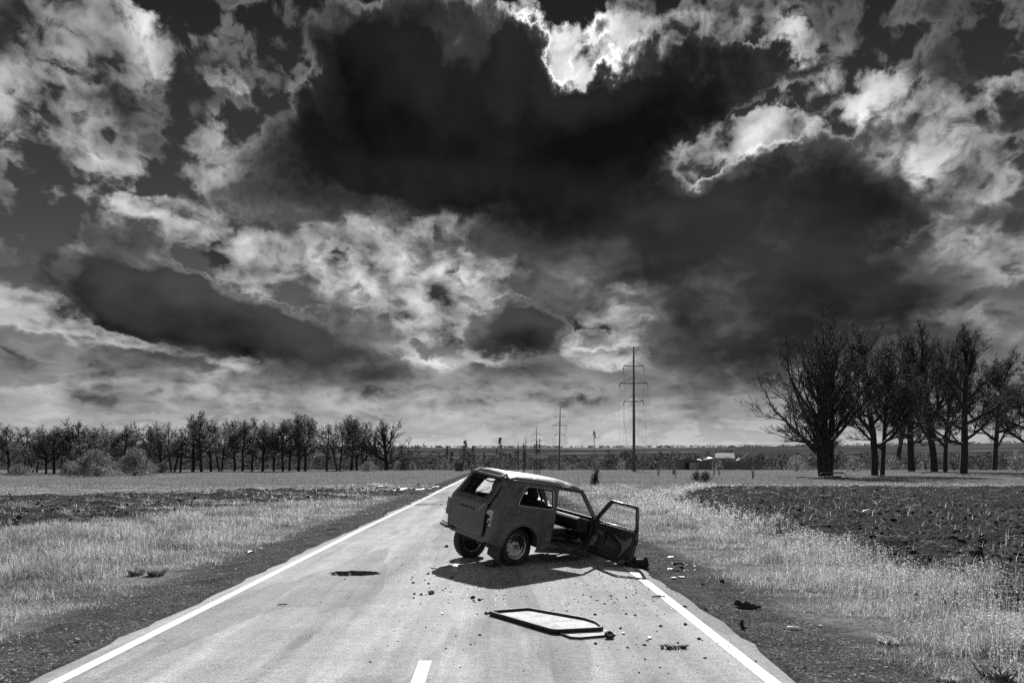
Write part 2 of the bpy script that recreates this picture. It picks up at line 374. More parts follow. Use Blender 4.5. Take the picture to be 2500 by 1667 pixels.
# far fields and woods on the slopes, distance haze put into their tone
HD = N.m('MULTIPLY', N.vm('LENGTH', tc), 1.0)
fld = N.noise(N.vm('MULTIPLY', tc, (0.0012, 0.004, 0.02)), 1.0, 3, 0.5, dim='3D')
wood = N.noise(N.vm('MULTIPLY', tc, (0.02, 0.012, 0.05)), 1.0, 6, 0.7, dim='3D')
farc = N.m('ADD', N.ramp(fld, 0.54, 0.57, 0.036, 0.056), N.m('MULTIPLY', N.m('SUBTRACT', wood, 0.5), 0.03))
farc = N.m('ADD', farc, N.m('MULTIPLY', N.ramp(fld, 0.40, 0.385, 0, 0.09), N.ramp(Z_, 20, 36)))
val = N.mix(attr('soil'), gr, soil); val = N.mix(attr('gravel'), val, gvl)
val = N.mix(N.ramp(HD, 330, 420), val, farc)
p = N.new('ShaderNodeBsdfPrincipled'); N.put(p.inputs['Base Color'], N.cxyz(val, val, val)); p.inputs['Roughness'].default_value = 1.0; p.inputs['Specular IOR Level'].default_value = 0.0
bn = N.new('ShaderNodeBump'); bn.inputs['Strength'].default_value = 0.6; bn.inputs['Distance'].default_value = 0.04
N.put(bn.inputs['Height'], N.noise(tc, 14.0, 6, 0.7, dim='3D')); N.l.new(bn.outputs[0], p.inputs['Normal'])
N.l.new(p.outputs[0], N.new('ShaderNodeOutputMaterial').inputs[0])
tag(obj('ground', me, m), kind='structure')
# ------------------------------------------------------------------ flat sheets cut from outlines
def arcs(pts, r, n=5):                        # rounded polygon
    out = []; k = len(pts)
    for i in range(k):
        p0, p1, p2 = (Vector(pts[(i + j) % k][:2]) for j in (-1, 0, 1)); rr = pts[i][2] if len(pts[i]) > 2 else r
        a = (p0 - p1); b = (p2 - p1); q = min(rr, a.length * 0.45, b.length * 0.45); a.normalize(); b.normalize()
        s = p1 + a * q; e = p1 + b * q
        for j in range(n + 1):
            t = j / n; out.append(tuple(s * (1 - t) ** 2 + p1 * 2 * t * (1 - t) + e * t * t))
    return out
def dense(P, step):
    out = []
    for i in range(len(P)):
        a = Vector(P[i]); b = Vector(P[(i + 1) % len(P)]); n = max(1, int((b - a).length / step))
        out += [tuple(a.lerp(b, j / n)) for j in range(n)]
    return out
def cutsheet(outer, holes, step):
    """triangles filling an outline, with holes; returns 2D points and faces"""
    loops = [dense(outer, step)] + [dense(h, step) for h in holes]
    V = []; E = []
    for L in loops:
        n = len(V); V += [Vector(p) for p in L]; E += [(n + i, n + (i + 1) % len(L)) for i in range(len(L))]
    B = np.array([tuple(v) for v in V]); x0, y0 = B.min(0); x1, y1 = B.max(0)
    gx_, gy_ = np.meshgrid(np.arange(x0 + step / 2, x1, step), np.arange(y0 + step / 2, y1, step)); gx_ = gx_.ravel(); gy_ = gy_.ravel()
    ok = inpoly(gx_, gy_, outer)
    for h in holes: ok &= ~inpoly(gx_, gy_, h)
    gx_, gy_ = gx_[ok], gy_[ok]
    if len(gx_):
        keep = np.ones(len(gx_), bool)
        for s0 in range(0, len(gx_), 4000):
            dd = np.hypot(gx_[s0:s0 + 4000, None] - B[None, :, 0], gy_[s0:s0 + 4000, None] - B[None, :, 1]).min(1); keep[s0:s0 + 4000] = dd > step * 0.45
        V += [Vector(p) for p in zip(gx_[keep], gy_[keep])]
    r = geometry.delaunay_2d_cdt(V, E, [], 0, 1e-6)
    P = np.array([tuple(v) for v in r[0]]); T = np.array([f for f in r[2] if len(f) == 3])
    c = P[T].mean(1); ok = inpoly(c[:, 0], c[:, 1], loops[0])
    for h in loops[1:]: ok &= ~inpoly(c[:, 0], c[:, 1], h)
    return P, T[ok]
def panel(name, outer, holes, fn, mat, parent, step=0.05, thick=0.012, flip=False, smooth=True, bevel=0):
    P, T = cutsheet(outer, holes, step)
    V = [fn(a, b) for a, b in P]
    if flip: T = T[:, ::-1]
    return obj(name, npmesh(name, V, T, smooth), mat, parent, solid=thick, bevel=bevel)
# ------------------------------------------------------------------ road
hole_c = px(866, 1399)
PH = []
for k in range(44):
    a = 2 * math.pi * k / 44; n = 0.84 + 0.3 * random.random()
    PH.append((hole_c[0] + 0.44 * n * math.cos(a), hole_c[1] + 0.30 * n * math.sin(a)))
ys = np.concatenate([np.arange(-14, 40, 0.25), np.arange(40, 140, 1.0), np.arange(140, 560, 8.0)])
def edge(y, s):
    w = HALF + (0.27 if s < 0 else 0.23)
    return float(xc(y)) + s * (w + 0.16 * (float(vn(y, 3.1 * s, 0.7, 5)) - 0.5) + 0.10 * (float(vn(y, 7.7 * s, 3.0, 6)) - 0.5))
V = []; F = []
# long strip: fine outline near, one row of quads per step; the pothole is cut out of its own square
rows = []
hx0, hx1, hy0, hy1 = hole_c[0] - 0.75, hole_c[0] + 0.75, None, None
yy = list(ys); j0 = max(i for i, y in enumerate(yy) if y < hole_c[1] - 0.45); j1 = min(i for i, y in enumerate(yy) if y > hole_c[1] + 0.45)
for i, y in enumerate(yy):
    rows.append(len(V)); V += [(edge(y, -1), y, 0), (hx0, y, 0), (hx1, y, 0), (edge(y, 1), y, 0)] if j0 <= i <= j1 else [(edge(y, -1), y, 0), (hx0 - 0.02544 * (y - hole_c[1]), y, 0), (hx1 - 0.02544 * (y - hole_c[1]), y, 0), (edge(y, 1), y, 0)]
for i in range(len(yy) - 1):
    a, b = rows[i], rows[i + 1]
    for k in range(3):
        if k == 1 and j0 <= i < j1: continue
        F.append((a + k, a + k + 1, b + k + 1, b + k))
sq = [(hx0, yy[j0]), (hx1, yy[j0])] + [(hx1, yy[i]) for i in range(j0 + 1, j1)] + [(hx1, yy[j1]), (hx0, yy[j1])] + [(hx0, yy[i]) for i in range(j1 - 1, j0, -1)]
P, T = cutsheet(sq, [PH], 0.3)
n = len(V); V += [(a, b, 0) for a, b in P]; F += [tuple(int(q) + n for q in t) for t in T]
m = bpy.data.materials.new('asphalt'); m.use_nodes = True; N = NT(m.node_tree); N.n.clear()
tc = N.new('ShaderNodeTexCoord').outputs['Object']; X_, Y_, Z_ = N.xyz(tc)
lat = N.m('ADD', X_, N.m('MULTIPLY', Y_, 0.02544))               # across the lane
lw = N.m('ADD', lat, N.m('MULTIPLY', N.m('SUBTRACT', N.noise(tc, 0.25, 3, 0.5, dim='3D'), 0.5), 0.8))
grain = N.noise(tc, 160.0, 3, 0.75, dim='3D'); gr2 = N.noise(tc, 45.0, 4, 0.7, dim='3D'); blot = N.noise(tc, 1.1, 6, 0.62, dim='3D')
lane = N.noise(N.cxyz(N.m('MULTIPLY', lw, 1.6), N.m('MULTIPLY', Y_, 0.05), 0.0), 1.0, 4, 0.55, dim='3D')
v = N.ramp(grain, 0.32, 0.68, 0.16, 0.42, False)
v = N.m('MULTIPLY', v, N.ramp(gr2, 0.34, 0.66, 0.66, 1.28, False))
fk = N.noise(N.vm('MULTIPLY', tc, (1, .45, 1)), 34.0, 3, 0.6, dim='3D'); v = N.mix(N.ramp(fk, 0.665, 0.70), v, 0.07)  # dark flecks: shading of small stones painted into the colour
co_ = N.noise(tc, 13.0, 4, 0.6, dim='3D'); v = N.m('MULTIPLY', v, N.ramp(co_, 0.3, 0.7, 0.84, 1.14, False)); v = N.m('MULTIPLY', v, N.ramp(blot, 0.3, 0.7, 0.82, 1.14, False)); v = N.m('MULTIPLY', v, N.ramp(lane, 0.32, 0.68, 0.68, 1.25, False))
stk_ = N.noise(N.vm('MULTIPLY', tc, (7.0, 0.28, 1)), 1.0, 5, 0.7, dim='3D'); v = N.m('MULTIPLY', v, N.ramp(stk_, 0.3, 0.7, 0.88, 1.1, False))
spk = N.noise(tc, 70.0, 2, 0.5, dim='3D'); v = N.mix(N.ramp(spk, 0.67, 0.72), v, 0.62)
pat = N.noise(N.vm('MULTIPLY', tc, (0.9, 0.16, 1)), 1.0, 2, 0.4, dim='3D'); v = N.m('MULTIPLY', v, N.ramp(pat, 0.535, 0.545, 1.0, 0.80))
vo = N.new('ShaderNodeTexVoronoi', feature='F1'); N.put(vo.inputs['Vector'], N.vm('MULTIPLY', tc, (1.0, 1.0, 1.0))); vo.inputs['Scale'].default_value = 26.0
v = N.mix(N.m('MULTIPLY', N.ramp(vo.outputs[0], 0.17, 0.10), N.ramp(gr2, 0.45, 0.6)), v, 0.05)      # tar-dark pits
crk = N.noise(N.vm('MULTIPLY', tc, (0.8, 2.2, 1)), 1.7, 7, 0.7, dim='3D'); cr = N.m('ABSOLUTE', N.m('SUBTRACT', crk, 0.5))
v = N.mix(N.m('MULTIPLY', N.ramp(cr, 0.005, 0.0), 0.6), v, 0.05)
dirt = N.ramp(N.m('ADD', N.m('ABSOLUTE', N.m('ADD', lat, 0.66)), N.m('MULTIPLY', N.m('SUBTRACT', blot, 0.5), 0.5)), 3.12, 3.42)
v = N.mix(N.m('MULTIPLY', dirt, 0.55), v, 0.12)
mudn = N.noise(N.vm('MULTIPLY', tc, (0.35, 1.2, 1)), 1.0, 6, 0.7, dim='3D')
mud = N.m('MULTIPLY', N.m('MULTIPLY', N.ramp(Y_, 26, 31), N.ramp(Y_, 52, 40)), N.ramp(mudn, 0.48, 0.56))
v = N.mix(N.m('MULTIPLY', mud, 0.85), v, 0.05)
p = N.new('ShaderNodeBsdfPrincipled'); N.put(p.inputs['Base Color'], N.cxyz(v, v, v)); N.put(p.inputs['Roughness'], 0.93); p.inputs['Specular IOR Level'].default_value = 0.10
bn = N.new('ShaderNodeBump'); bn.inputs['Strength'].default_value = 0.5; bn.inputs['Distance'].default_value = 0.006
N.put(bn.inputs['Height'], N.m('ADD', grain, gr2)); N.l.new(bn.outputs[0], p.inputs['Normal']); N.l.new(p.outputs[0], N.new('ShaderNodeOutputMaterial').inputs[0])
ASPH = m
V = [(a, b, c - 3.0 * float(sst(b, 190, 340))) for a, b, c in V]
tag(obj('road', pymesh('road', V, F), ASPH), kind='structure')
# bowl of the pothole
V = []; F = []; rings = [1.03, 1.0, 0.85, 0.6, 0.3, 0.05]
for q, k in enumerate(rings):
    for i, (a, b) in enumerate(PH):
        x = hole_c[0] + (a - hole_c[0]) * k; y = hole_c[1] + (b - hole_c[1]) * k
        V.append((x, y, [-0.004, -0.02, -0.06, -0.09, -0.1, -0.1][q] + (random.random() * 0.03 - 0.012 if q > 1 else 0)))
for q in range(len(rings) - 1):
    for i in range(44): F.append((q * 44 + i, q * 44 + (i + 1) % 44, (q + 1) * 44 + (i + 1) % 44, (q + 1) * 44 + i))
tag(obj('pothole', pymesh('pothole', V, F), gmat('pothole_rubble', 0.09, 0.9, 0.8, 30, 0.2, bump=1, bscale=60, bdist=0.03)), kind='structure')
# painted lines
def paint(name, wear):
    m = bpy.data.materials.new(name); m.use_nodes = True; N = NT(m.node_tree); N.n.clear()
    tc = N.new('ShaderNodeTexCoord').outputs['Object']
    a = N.noise(tc, 120.0, 4, 0.75, dim='3D'); b = N.noise(tc, 3.0, 5, 0.6, dim='3D')
    w = N.ramp(N.m('ADD', N.m('MULTIPLY', a, 0.55), N.m('MULTIPLY', b, 0.45)), wear, wear + 0.10)
    v = N.mix(w, N.ramp(b, .3, .7, 0.52, 0.66, False), 0.25)
    p = N.new('ShaderNodeBsdfPrincipled'); N.put(p.inputs['Base Color'], N.cxyz(v, v, v)); p.inputs['Roughness'].default_value = 0.6
    N.l.new(p.outputs[0], N.new('ShaderNodeOutputMaterial').inputs[0]); return m
PAINT = paint('road_paint', 0.525); PAINT_OLD = paint('worn_road_paint', 0.43)
def strip(off, w, y0, y1, mat, wob=0.035, name='road_marking', step=0.3):
    Y = np.arange(y0, y1 + 1e-6, step); V = []; F = []
    for y in Y:
        c = float(xc(y)) + off + wob * 2 * (float(vn(y, off, 0.16, 3)) - 0.5); ww = w * (1 + 0.12 * (float(vn(y, off, 2.0, 4)) - 0.5)) / 2
        V += [(c - ww, y, 0.004), (c + ww, y, 0.004)]
    F = [(2 * i, 2 * i + 1, 2 * i + 3, 2 * i + 2) for i in range(len(Y) - 1)]
    tag(obj(name, pymesh(name, V, F), mat), kind='structure')
strip(-HALF, 0.125, -10, 20.3, PAINT, 0.06); strip(-HALF, 0.12, 20.3, 80, PAINT_OLD, 0.06)
strip(HALF, 0.13, -10, 12.5, PAINT, 0.03); strip(HALF, 0.12, 12.5, 80, PAINT_OLD, 0.03)
strip(0.02, 0.115, 2.4, 6.41, PAINT, 0.01, step=0.2); strip(-0.03, 0.115, 11.6, 13.4, PAINT_OLD, 0.02, step=0.2)
# ------------------------------------------------------------------ the wrecked car
# body frame: x forwards from the rear axle, y to the left, z up
CAR = Vector((-0.36, 12.80, 0.11)); YAW, PIT, ROL = R_(35.7), R_(7.8), R_(6.8)
PAINTM = None
def paintmat():
    m = bpy.data.materials.new('dusty_dark_paint'); m.use_nodes = True; N = NT(m.node_tree); N.n.clear()
    tc = N.new('ShaderNodeTexCoord').outputs['Object']; x, y, z = N.xyz(tc)
    a = N.noise(tc, 2.2, 6, 0.6, dim='3D'); f = N.noise(tc, 60.0, 4, 0.75, dim='3D')
    s = N.noise(N.vm('MULTIPLY', tc, (9, 9, 1.2)), 1.0, 5, 0.6, dim='3D')
    v = N.ramp(a, 0.3, 0.7, 0.045, 0.08, False)
    dust = N.m('MULTIPLY', N.ramp(N.m('ADD', z, N.m('MULTIPLY', N.m('SUBTRACT', a, 0.5), 0.5)), 0.95, 0.25), N.ramp(f, 0.3, 0.7, 0.3, 1.0, False))
    v = N.mix(N.m('MULTIPLY', dust, 0.5), v, 0.17)
    v = N.mix(N.m('MULTIPLY', N.ramp(s, 0.52, 0.75), 0.35), v, 0.16)
    v = N.mix(N.ramp(f, 0.70, 0.74, 0, 0.6), v, 0.22)
    p = N.new('ShaderNodeBsdfPrincipled'); N.put(p.inputs['Base Color'], N.cxyz(v, v, v)); N.put(p.inputs['Roughness'], N.m('ADD', N.ramp(f, 0.3, 0.7, 0.22, 0.40, False), N.m('MULTIPLY', dust, 0.3)))
    p.inputs['Specular IOR Level'].default_value = 0.5
    bn = N.new('ShaderNodeBump'); bn.inputs['Strength'].default_value = 0.5; bn.inputs['Distance'].default_value = 0.035
    N.put(bn.inputs['Height'], N.noise(tc, 3.2, 4, 0.5, dim='3D')); N.l.new(bn.outputs[0], p.inputs['Normal'])
    N.l.new(p.outputs[0], N.new('ShaderNodeOutputMaterial').inputs[0]); return m
PAINTM = paintmat()
RUB = gmat('black_rubber', 0.018, 0.7, 0.3, 20, 0.35)
BLK = gmat('black_plastic', 0.02, 0.5, 0.3, 12, 0.4)
INN = gmat('bare_inner_metal', 0.03, 0.5, 0.5, 9, 0.5)
FAB = gmat('dark_seat_fabric', 0.018, 0.85, 0.4, 14, 0.25, bump=0.4, bscale=30)
CHR = gmat('bright_trim', 0.55, 0.25, 0.2, 30, 0.6, metal=0.9)
TYR = gmat('dusty_tyre', 0.035, 0.8, 0.45, 12, 0.3, bump=0.6, bscale=70, bdist=0.006)
RIMM = gmat('pale_steel_rim', 0.6, 0.45, 0.4, 9, 0.5, metal=0.1)
HUBM = gmat('dull_hub_metal', 0.16, 0.5, 0.4, 20, 0.5, metal=0.4)
TORN = gmat('torn_grey_panel', 0.12, 0.6, 0.5, 7, 0.4, bump=0.5, bscale=18, bdist=0.03)
PALE = gmat('pale_broken_plastic', 0.5, 0.5, 0.35, 18, 0.4, fleck=(30, 0.6, 0.1))
FROST = gmat('crazed_glass', 0.12, 0.35, 0.6, 60, 0.6, trans=0.5)
def lerpt(z, T):
    for (a, b), (c, d) in zip(T, T[1:]):
        if z <= c: return b if z <= a else b + (d - b) * (z - a) / (c - a)
    return T[-1][1]
WT = [(.25, .735), (.42, .758), (.60, .785), (.84, .798), (.925, .800), (.94, .786), (1.02, .778), (1.06, .768), (1.30, .712), (1.50, .662)]
XT = [(.35, -.66), (.50, -.69), (.84, -.70), (1.00, -.685), (1.05, -.66), (1.53, -.37)]
def Wz(z): return lerpt(z, WT)
def Xr(z): return lerpt(z, XT)
RC = 0.085; QA = RC * math.pi / 2
def wrap(a, z, s):
    W_ = Wz(z); xr = Xr(z)
    if a >= 0: x = xr + RC + a; y = W_
    elif a >= -QA: g = -a / RC; x = xr + RC - RC * math.sin(g); y = W_ - RC + RC * math.cos(g)
    else: y = W_ - RC - (-a - QA); x = xr - 0.018 * (1 - (y / 0.7) ** 2)
    if a >= 0:
        q = math.hypot(x, z - 0.36); y += 0.032 * max(0, 1 - abs(q - 0.40) / 0.075) ** 1.3 * (1 if z > 0.3 else 0)
        y += (0.007 * math.sin(x * 5 + z * 7) + 0.006 * math.sin(x * 13 - z * 9 + 2)) * (1 if z < .9 else 0) - .022 * math.exp(-((x + .42) ** 2 + (z - .72) ** 2) / .012)
        if z < .75 and x > .35: y -= 0.02 * math.exp(-((x - .55) ** 2 + (z - .62) ** 2) / .01)     # dent by the door
    return (x, s * y, z)
def A(x, z): return x - (Xr(z) + RC)                # side point -> sheet coordinate
def B(y, z): return -QA - (Wz(z) - RC - y)           # rear point -> sheet coordinate
car = empty('wrecked_car', CAR); car.rotation_euler = Matrix.Rotation(YAW, 3, 'Z').__matmul__(Matrix.Rotation(PIT, 3, 'Y')).__matmul__(Matrix.Rotation(ROL, 3, 'X')).to_euler()
tag(car, 'dark wrecked hatchback slumped on its nose across the road, right door hanging open, windows smashed', 'car')
MCAR = Matrix.Translation(CAR) @ car.rotation_euler.to_matrix().to_4x4()
def side_outline():
    P = [(A(1.74, .33), .33), (A(1.00, .285), .285), (A(.40, .265), .265), (A(.385, .32), .32)]
    for k in range(1, 14):
        g = math.pi * k / 14 * 0.99 + 0.02; P.append((A(.375 * math.cos(g), .36 + .375 * math.sin(g)), .36 + .375 * math.sin(g)))
    P += [(A(-.38, .34), .34), (A(-.40, .30), .30), (A(-.52, .33), .33), (B(.60, .375), .375), (B(.60, .98), .98), (B(.605, 1.2), 1.2), (B(.575, 1.46), 1.46), (B(.50, 1.50), 1.50), (B(.52, 1.525), 1.525)]
    P += [(A(-.25, 1.525), 1.525), (A(1.31, 1.525), 1.525), (A(1.40, 1.44), 1.44), (A(1.60, 1.17), 1.17), (A(1.76, .97), .97)]
    return P
def door_hole(): return arcs([(A(.69, .43), .43), (A(1.60, .425), .425), (A(1.655, .90), .90), (A(1.62, 1.0), 1.0), (A(1.285, 1.455), 1.455), (A(.725, 1.465), 1.465), (A(.685, 1.0), 1.0)], .06)
def quarter(g=0.0): return arcs([(A(-.20 - g, 1.085 - g), 1.085 - g), (A(.60 + g, 1.085 - g), 1.085 - g), (A(.60 + g, 1.43 + g), 1.43 + g), (A(-.02 - g * .6, 1.43 + g), 1.43 + g)], .085)
for s, sd in ((-1, 'r'), (1, 'l')):
    b = panel('side_panel', side_outline(), [door_hole(), quarter()], lambda a, z, s=s: wrap(a, z, s), PAINTM, car, 0.035, 0.018, flip=(s > 0))
    # bright surround of the quarter window, rubber beneath it
    q = [Vector(wrap(a, z, s)) + Vector((0, s * 0.006, 0)) for a, z in quarter(0.008)]
    MB().tube(q + [q[0]], 0.008, 6, False).build('window_trim', CHR if s < 0 else RUB, b, True)
    q = [Vector(wrap(a, z, s)) for a, z in quarter(-0.012)]
    MB().tube(q + [q[0]], 0.013, 6, False).build('window_seal', RUB, b, True)
    q = [Vector(wrap(a, z, s)) + Vector((0, -s * .012, 0)) for a, z in door_hole()]
    MB().tube(q + [q[0]], 0.012, 6, False).build('door_seal', RUB, b, True)
    # wheel arch lip
    q = [Vector(wrap(A(.38 * math.cos(g), .36 + .38 * math.sin(g)), .36 + .38 * math.sin(g), s)) for g in [math.pi * k / 20 for k in range(21)]]
    MB().tube(q, 0.012, 6).build('arch_lip', PAINTM, b, True)
    # vent slots on the pillar behind the quarter window
    v = MB()
    for k in range(4):
        z0 = 1.20 + .057 * k; x0 = -.295 + .042 * k + .02
        p0 = Vector(wrap(A(x0, z0), z0, s)); p1 = Vector(wrap(A(x0 + .028, z0 + .040), z0 + .040, s)); v.tube([p0 + Vector((0, s * .003, 0)), p1 + Vector((0, s * .003, 0))], 0.0075, 6)
    v.build('vent_slots', BLK, b)
    # moulded crease along the waist
    q = [Vector(wrap(A(x, .93), .93, s)) + Vector((0, s * .001, 0)) for x in np.linspace(-.42, .66, 12)]
    MB().tube(q, 0.0055, 6).build('waist_crease', PAINTM, b, True)
# roof with rounded shoulders and a dent over the door pillar
def roof_fn(x, t):
    W_ = Wz(1.50); th = t * math.pi / 2
    y = math.copysign(W_ * abs(math.sin(th)) ** 0.86, t); c = max(0.0, math.cos(th))
    z = 1.488 + 0.150 * c ** 0.62 - 0.02 * ((x - .45) / .85) ** 2
    k = min(1.0, (max(0.0, x + .405) / .20)) ; k2 = min(1.0, max(0.0, 1.345 - x) / .30)
    drop = 0.095 * (1 - math.sqrt(max(0, 1 - (1 - k) ** 2))) + 0.10 * (1 - math.sqrt(max(0, 1 - (1 - k2) ** 2)))
    z -= drop * c ** 0.62
    z -= 0.050 * math.exp(-((x - .92) ** 2) / .012 - ((t + .72) ** 2) / .05) + 0.018 * math.exp(-((x - .2) ** 2) / .08 - ((t - .1) ** 2) / .12)
    return (x + 0.03 * c * (0 if x < 0 else 1) * max(0, abs(x - .46) - .75) / .1, y, z)
rf = panel('roof', [(-.40, -1), (-.405, 0), (-.40, 1), (1.345, 1), (1.345, -1)], [], lambda a, b: roof_fn(a, b), PAINTM, car, 0.05, 0.012)
for s in (-1, 1):
    MB().tube([(x, s * (Wz(1.5) + .012), 1.517 - .02 * ((x - .45) / .85) ** 2) for x in np.linspace(-.39, 1.31, 14)], 0.011, 6).build('gutter', PAINTM, rf, True)
    # torn hinge covers standing up at the rear edge
    h = MB(); x0, y0 = -.385, s * .44
    h.add([(x0, y0 - .05, 1.56), (x0, y0 + .05, 1.56), (x0 + .08, y0 + .02, 1.60), (x0 - .05, y0 - .04, 1.525), (x0 - .05, y0 + .04, 1.525), (x0 + .10, y0 + .00, 1.635)], [(0, 1, 2), (0, 3, 4, 1), (0, 2, 5), (1, 5, 2), (0, 5, 1)])
    h.build('hinge_cover', INN, rf, solid=0.006)
MB().tube([(1.345 + .03 * (1 - (y / .62) ** 2), y, 1.50 + .03 * (1 - (y / .62) ** 2)) for y in np.linspace(-.62, .62, 12)], 0.020, 6).build('windscreen_header', INN, rf, True)
# tailgate
MB().tube([(Xr(z) + .045, y, z) for y, z in [(-.57, .44), (.57, .44), (.60, .98), (.60, 1.2), (.56, 1.50), (-.56, 1.50), (-.60, 1.2), (-.60, .98), (-.57, .44)]], .045, 8, False).build('tailgate_gap_band', RUB, car, True)  # dark band added behind the seam so no sun shows through
def gate_fn(y, z): return (Xr(z) - 0.022 * (1 - (y / 0.7) ** 2) - (0.012 if z < 1.0 else 0.0) - 0.012 * math.exp(-((z - 1.0) / .03) ** 2), y, z)
G_OUT = arcs([(-.58, .455), (.58, .455), (.592, .98), (.59, 1.2), (.56, 1.522), (-.56, 1.522), (-.59, 1.2), (-.592, .98)], .035)
G_WIN = arcs([(-.535, 1.095), (.535, 1.095), (.505, 1.478), (-.505, 1.478)], .085)
tg = panel('tailgate', G_OUT, [G_WIN], gate_fn, PAINTM, car, 0.035, 0.03)
MB().tube([gate_fn(y, z) for y, z in G_WIN + G_WIN[:1]], 0.014, 6, False).build('window_seal', RUB, tg, True)
panel('glass_remnant', [(-.53, 1.10), (-.30, 1.10), (-.345, 1.15), (-.37, 1.20), (-.36, 1.27), (-.30, 1.33), (-.27, 1.40), (-.25, 1.475), (-.50, 1.475)], [], lambda a, b: (gate_fn(a, b)[0] + .008, a, b), FROST, tg, 0.05, 0.004)
panel('glass_remnant', [(.53, 1.10), (.455, 1.10), (.445, 1.20), (.43, 1.28), (.455, 1.36), (.52, 1.30)], [], lambda a, b: (gate_fn(a, b)[0] + .008, a, b), FROST, tg, 0.04, 0.004)
# sagging upper seal hanging inside the opening
MB().tube([(gate_fn(y, 1.44)[0] - .015, y, 1.455 - .045 * math.cos(y * 3.0) + .02 * math.sin(y * 9)) for y in np.linspace(-.47, .48, 16)], 0.014, 6).build('sagging_seal', RUB, tg, True)
wp = MB(); pv = Vector(gate_fn(.03, 1.05)) + Vector((-.03, 0, 0))
wp.tube([pv + Vector((.02, 0, 0)), pv + Vector((-.02, 0, .0))], .016, 8); wp.tube([pv, pv + Vector((.05, -.20, .13)), pv + Vector((.12, -.42, .25))], [.007, .006, .005], 6)
wp.tube([pv + Vector((.02, -.13, .10)), pv + Vector((.07, -.30, .22)), pv + Vector((.11, -.43, .265))], .004, 5); wp.build('wiper', BLK, tg, True)
# recessed number-plate strip with dark slots
rc = MB(); 
def gbox(mb, y0, y1, z0, z1, d=0.006, off=0.012):
    c = [Vector(gate_fn(y, z)) - Vector((off + .004, 0, 0)) for y, z in ((y0, z0), (y1, z0), (y1, z1), (y0, z1))]
    mb.add(c + [p + Vector((-d, 0, 0)) for p in c], [(0, 1, 2, 3), (7, 6, 5, 4), (0, 4, 5, 1), (1, 5, 6, 2), (2, 6, 7, 3), (3, 7, 4, 0)])
gbox(rc, -.27, .27, .845, .915, .012); rcs = rc.build('plate_strip', gmat('dull_grey_plastic', 0.035, 0.6, 0.3), tg)
for y0, w in ((-.25, .05), (-.15, .06), (-.04, .035), (.02, .06), (.11, .05), (.19, .04)):
    sl_ = MB(); gbox(sl_, y0, y0 + w, .862, .900, .004, .026); sl_.build('strip_slot', gmat('flat_black', 0.006, 0.8), rcs)  # slots are raised blocks in even black
gb = MB(); gbox(gb, -.03, .03, .70, .745, .012); gb.build('lock', BLK, tg)
MB().tube([Vector(gate_fn(-.42, .90)) + Vector((-.045, 0, .0)), Vector(gate_fn(-.555, 1.03)) + Vector((-.055, 0, 0))], 0.007, 6).build('loose_strut', PALE, tg, True)
# tail lamps: the right one is a broken pale housing
def lamp(s, broken):
    b = MB()
    def rp(y, z, off): x, yy, zz = wrap(B(y, z), z, s) if y < Wz(z) - RC else (Xr(z) + .01, s * y, z); return Vector((x - off, yy, zz))
    if broken:
        b = MB(); c = [(.625, .86), (.755, .86), (.76, .93), (.63, .935)]
        b.add([rp(y, z, .0) for y, z in c] + [rp(y, z, .035) for y, z in c], [(0, 1, 2, 3), (7, 6, 5, 4), (0, 4, 5, 1), (1, 5, 6, 2), (2, 6, 7, 3), (3, 7, 4, 0)])
        o = b.build('tail_lamp', PALE, car, bevel=.006); o['label'] = 'broken pale tail lamp housing with empty sockets'
        bb = MB(); c = [(.665, .66), (.745, .66), (.75, .85), (.68, .85)]
        bb.add([rp(y, z, .0) for y, z in c] + [rp(y, z, .022) for y, z in c], [(0, 1, 2, 3), (7, 6, 5, 4), (0, 4, 5, 1), (1, 5, 6, 2), (2, 6, 7, 3), (3, 7, 4, 0)])
        bb.build('reflector', PALE, o)
        k = MB(); c = [(.60, .62), (.665, .62), (.67, .86), (.605, .86)]
        k.add([rp(y, z, .0) for y, z in c] + [rp(y, z, .012) for y, z in c], [(0, 1, 2, 3), (7, 6, 5, 4), (0, 4, 5, 1), (1, 5, 6, 2), (2, 6, 7, 3), (3, 7, 4, 0)])
        for (y, z) in ((.705, .815), (.71, .735), (.69, .69)):
            k.box(rp(y, z, .025), (.006, .020, .022))
        k.box(rp(.735, .895, .038), (.005, .012, .012)); k.build('lamp_sockets', gmat('flat_black', 0.006, 0.8), o)
    else:
        c = [(.60, .62), (.77, .62), (.775, .94), (.61, .94)]
        b.add([rp(y, z, -.01) for y, z in c] + [rp(y, z, .045) for y, z in c], [(0, 1, 2, 3), (7, 6, 5, 4), (0, 4, 5, 1), (1, 5, 6, 2), (2, 6, 7, 3), (3, 7, 4, 0)])
        o = b.build('tail_lamp', gmat('dark_lamp_glass', 0.03, 0.25, 0.3, 8, 0.6), car, bevel=.01)
lamp(-1, True); lamp(1, False)
# remains of the rear bumper and its bracket
bm_ = MB(); bm_.tube([(-.72, .40, .41), (-.76, .60, .40), (-.75, .83, .41)], [.028, .032, .022], 6).tube([(-.70, .45, .45), (-.73, .74, .45)], .014, 6)
bm_.lathe([(.016, -.004), (.028, -.004), (.028, .004), (.016, .004), (.016, -.004)], 12, Matrix.Translation((-.76, .74, .475)) @ Matrix.Rotation(R_(90), 4, 'Y')).build('bumper_bracket', INN, car)
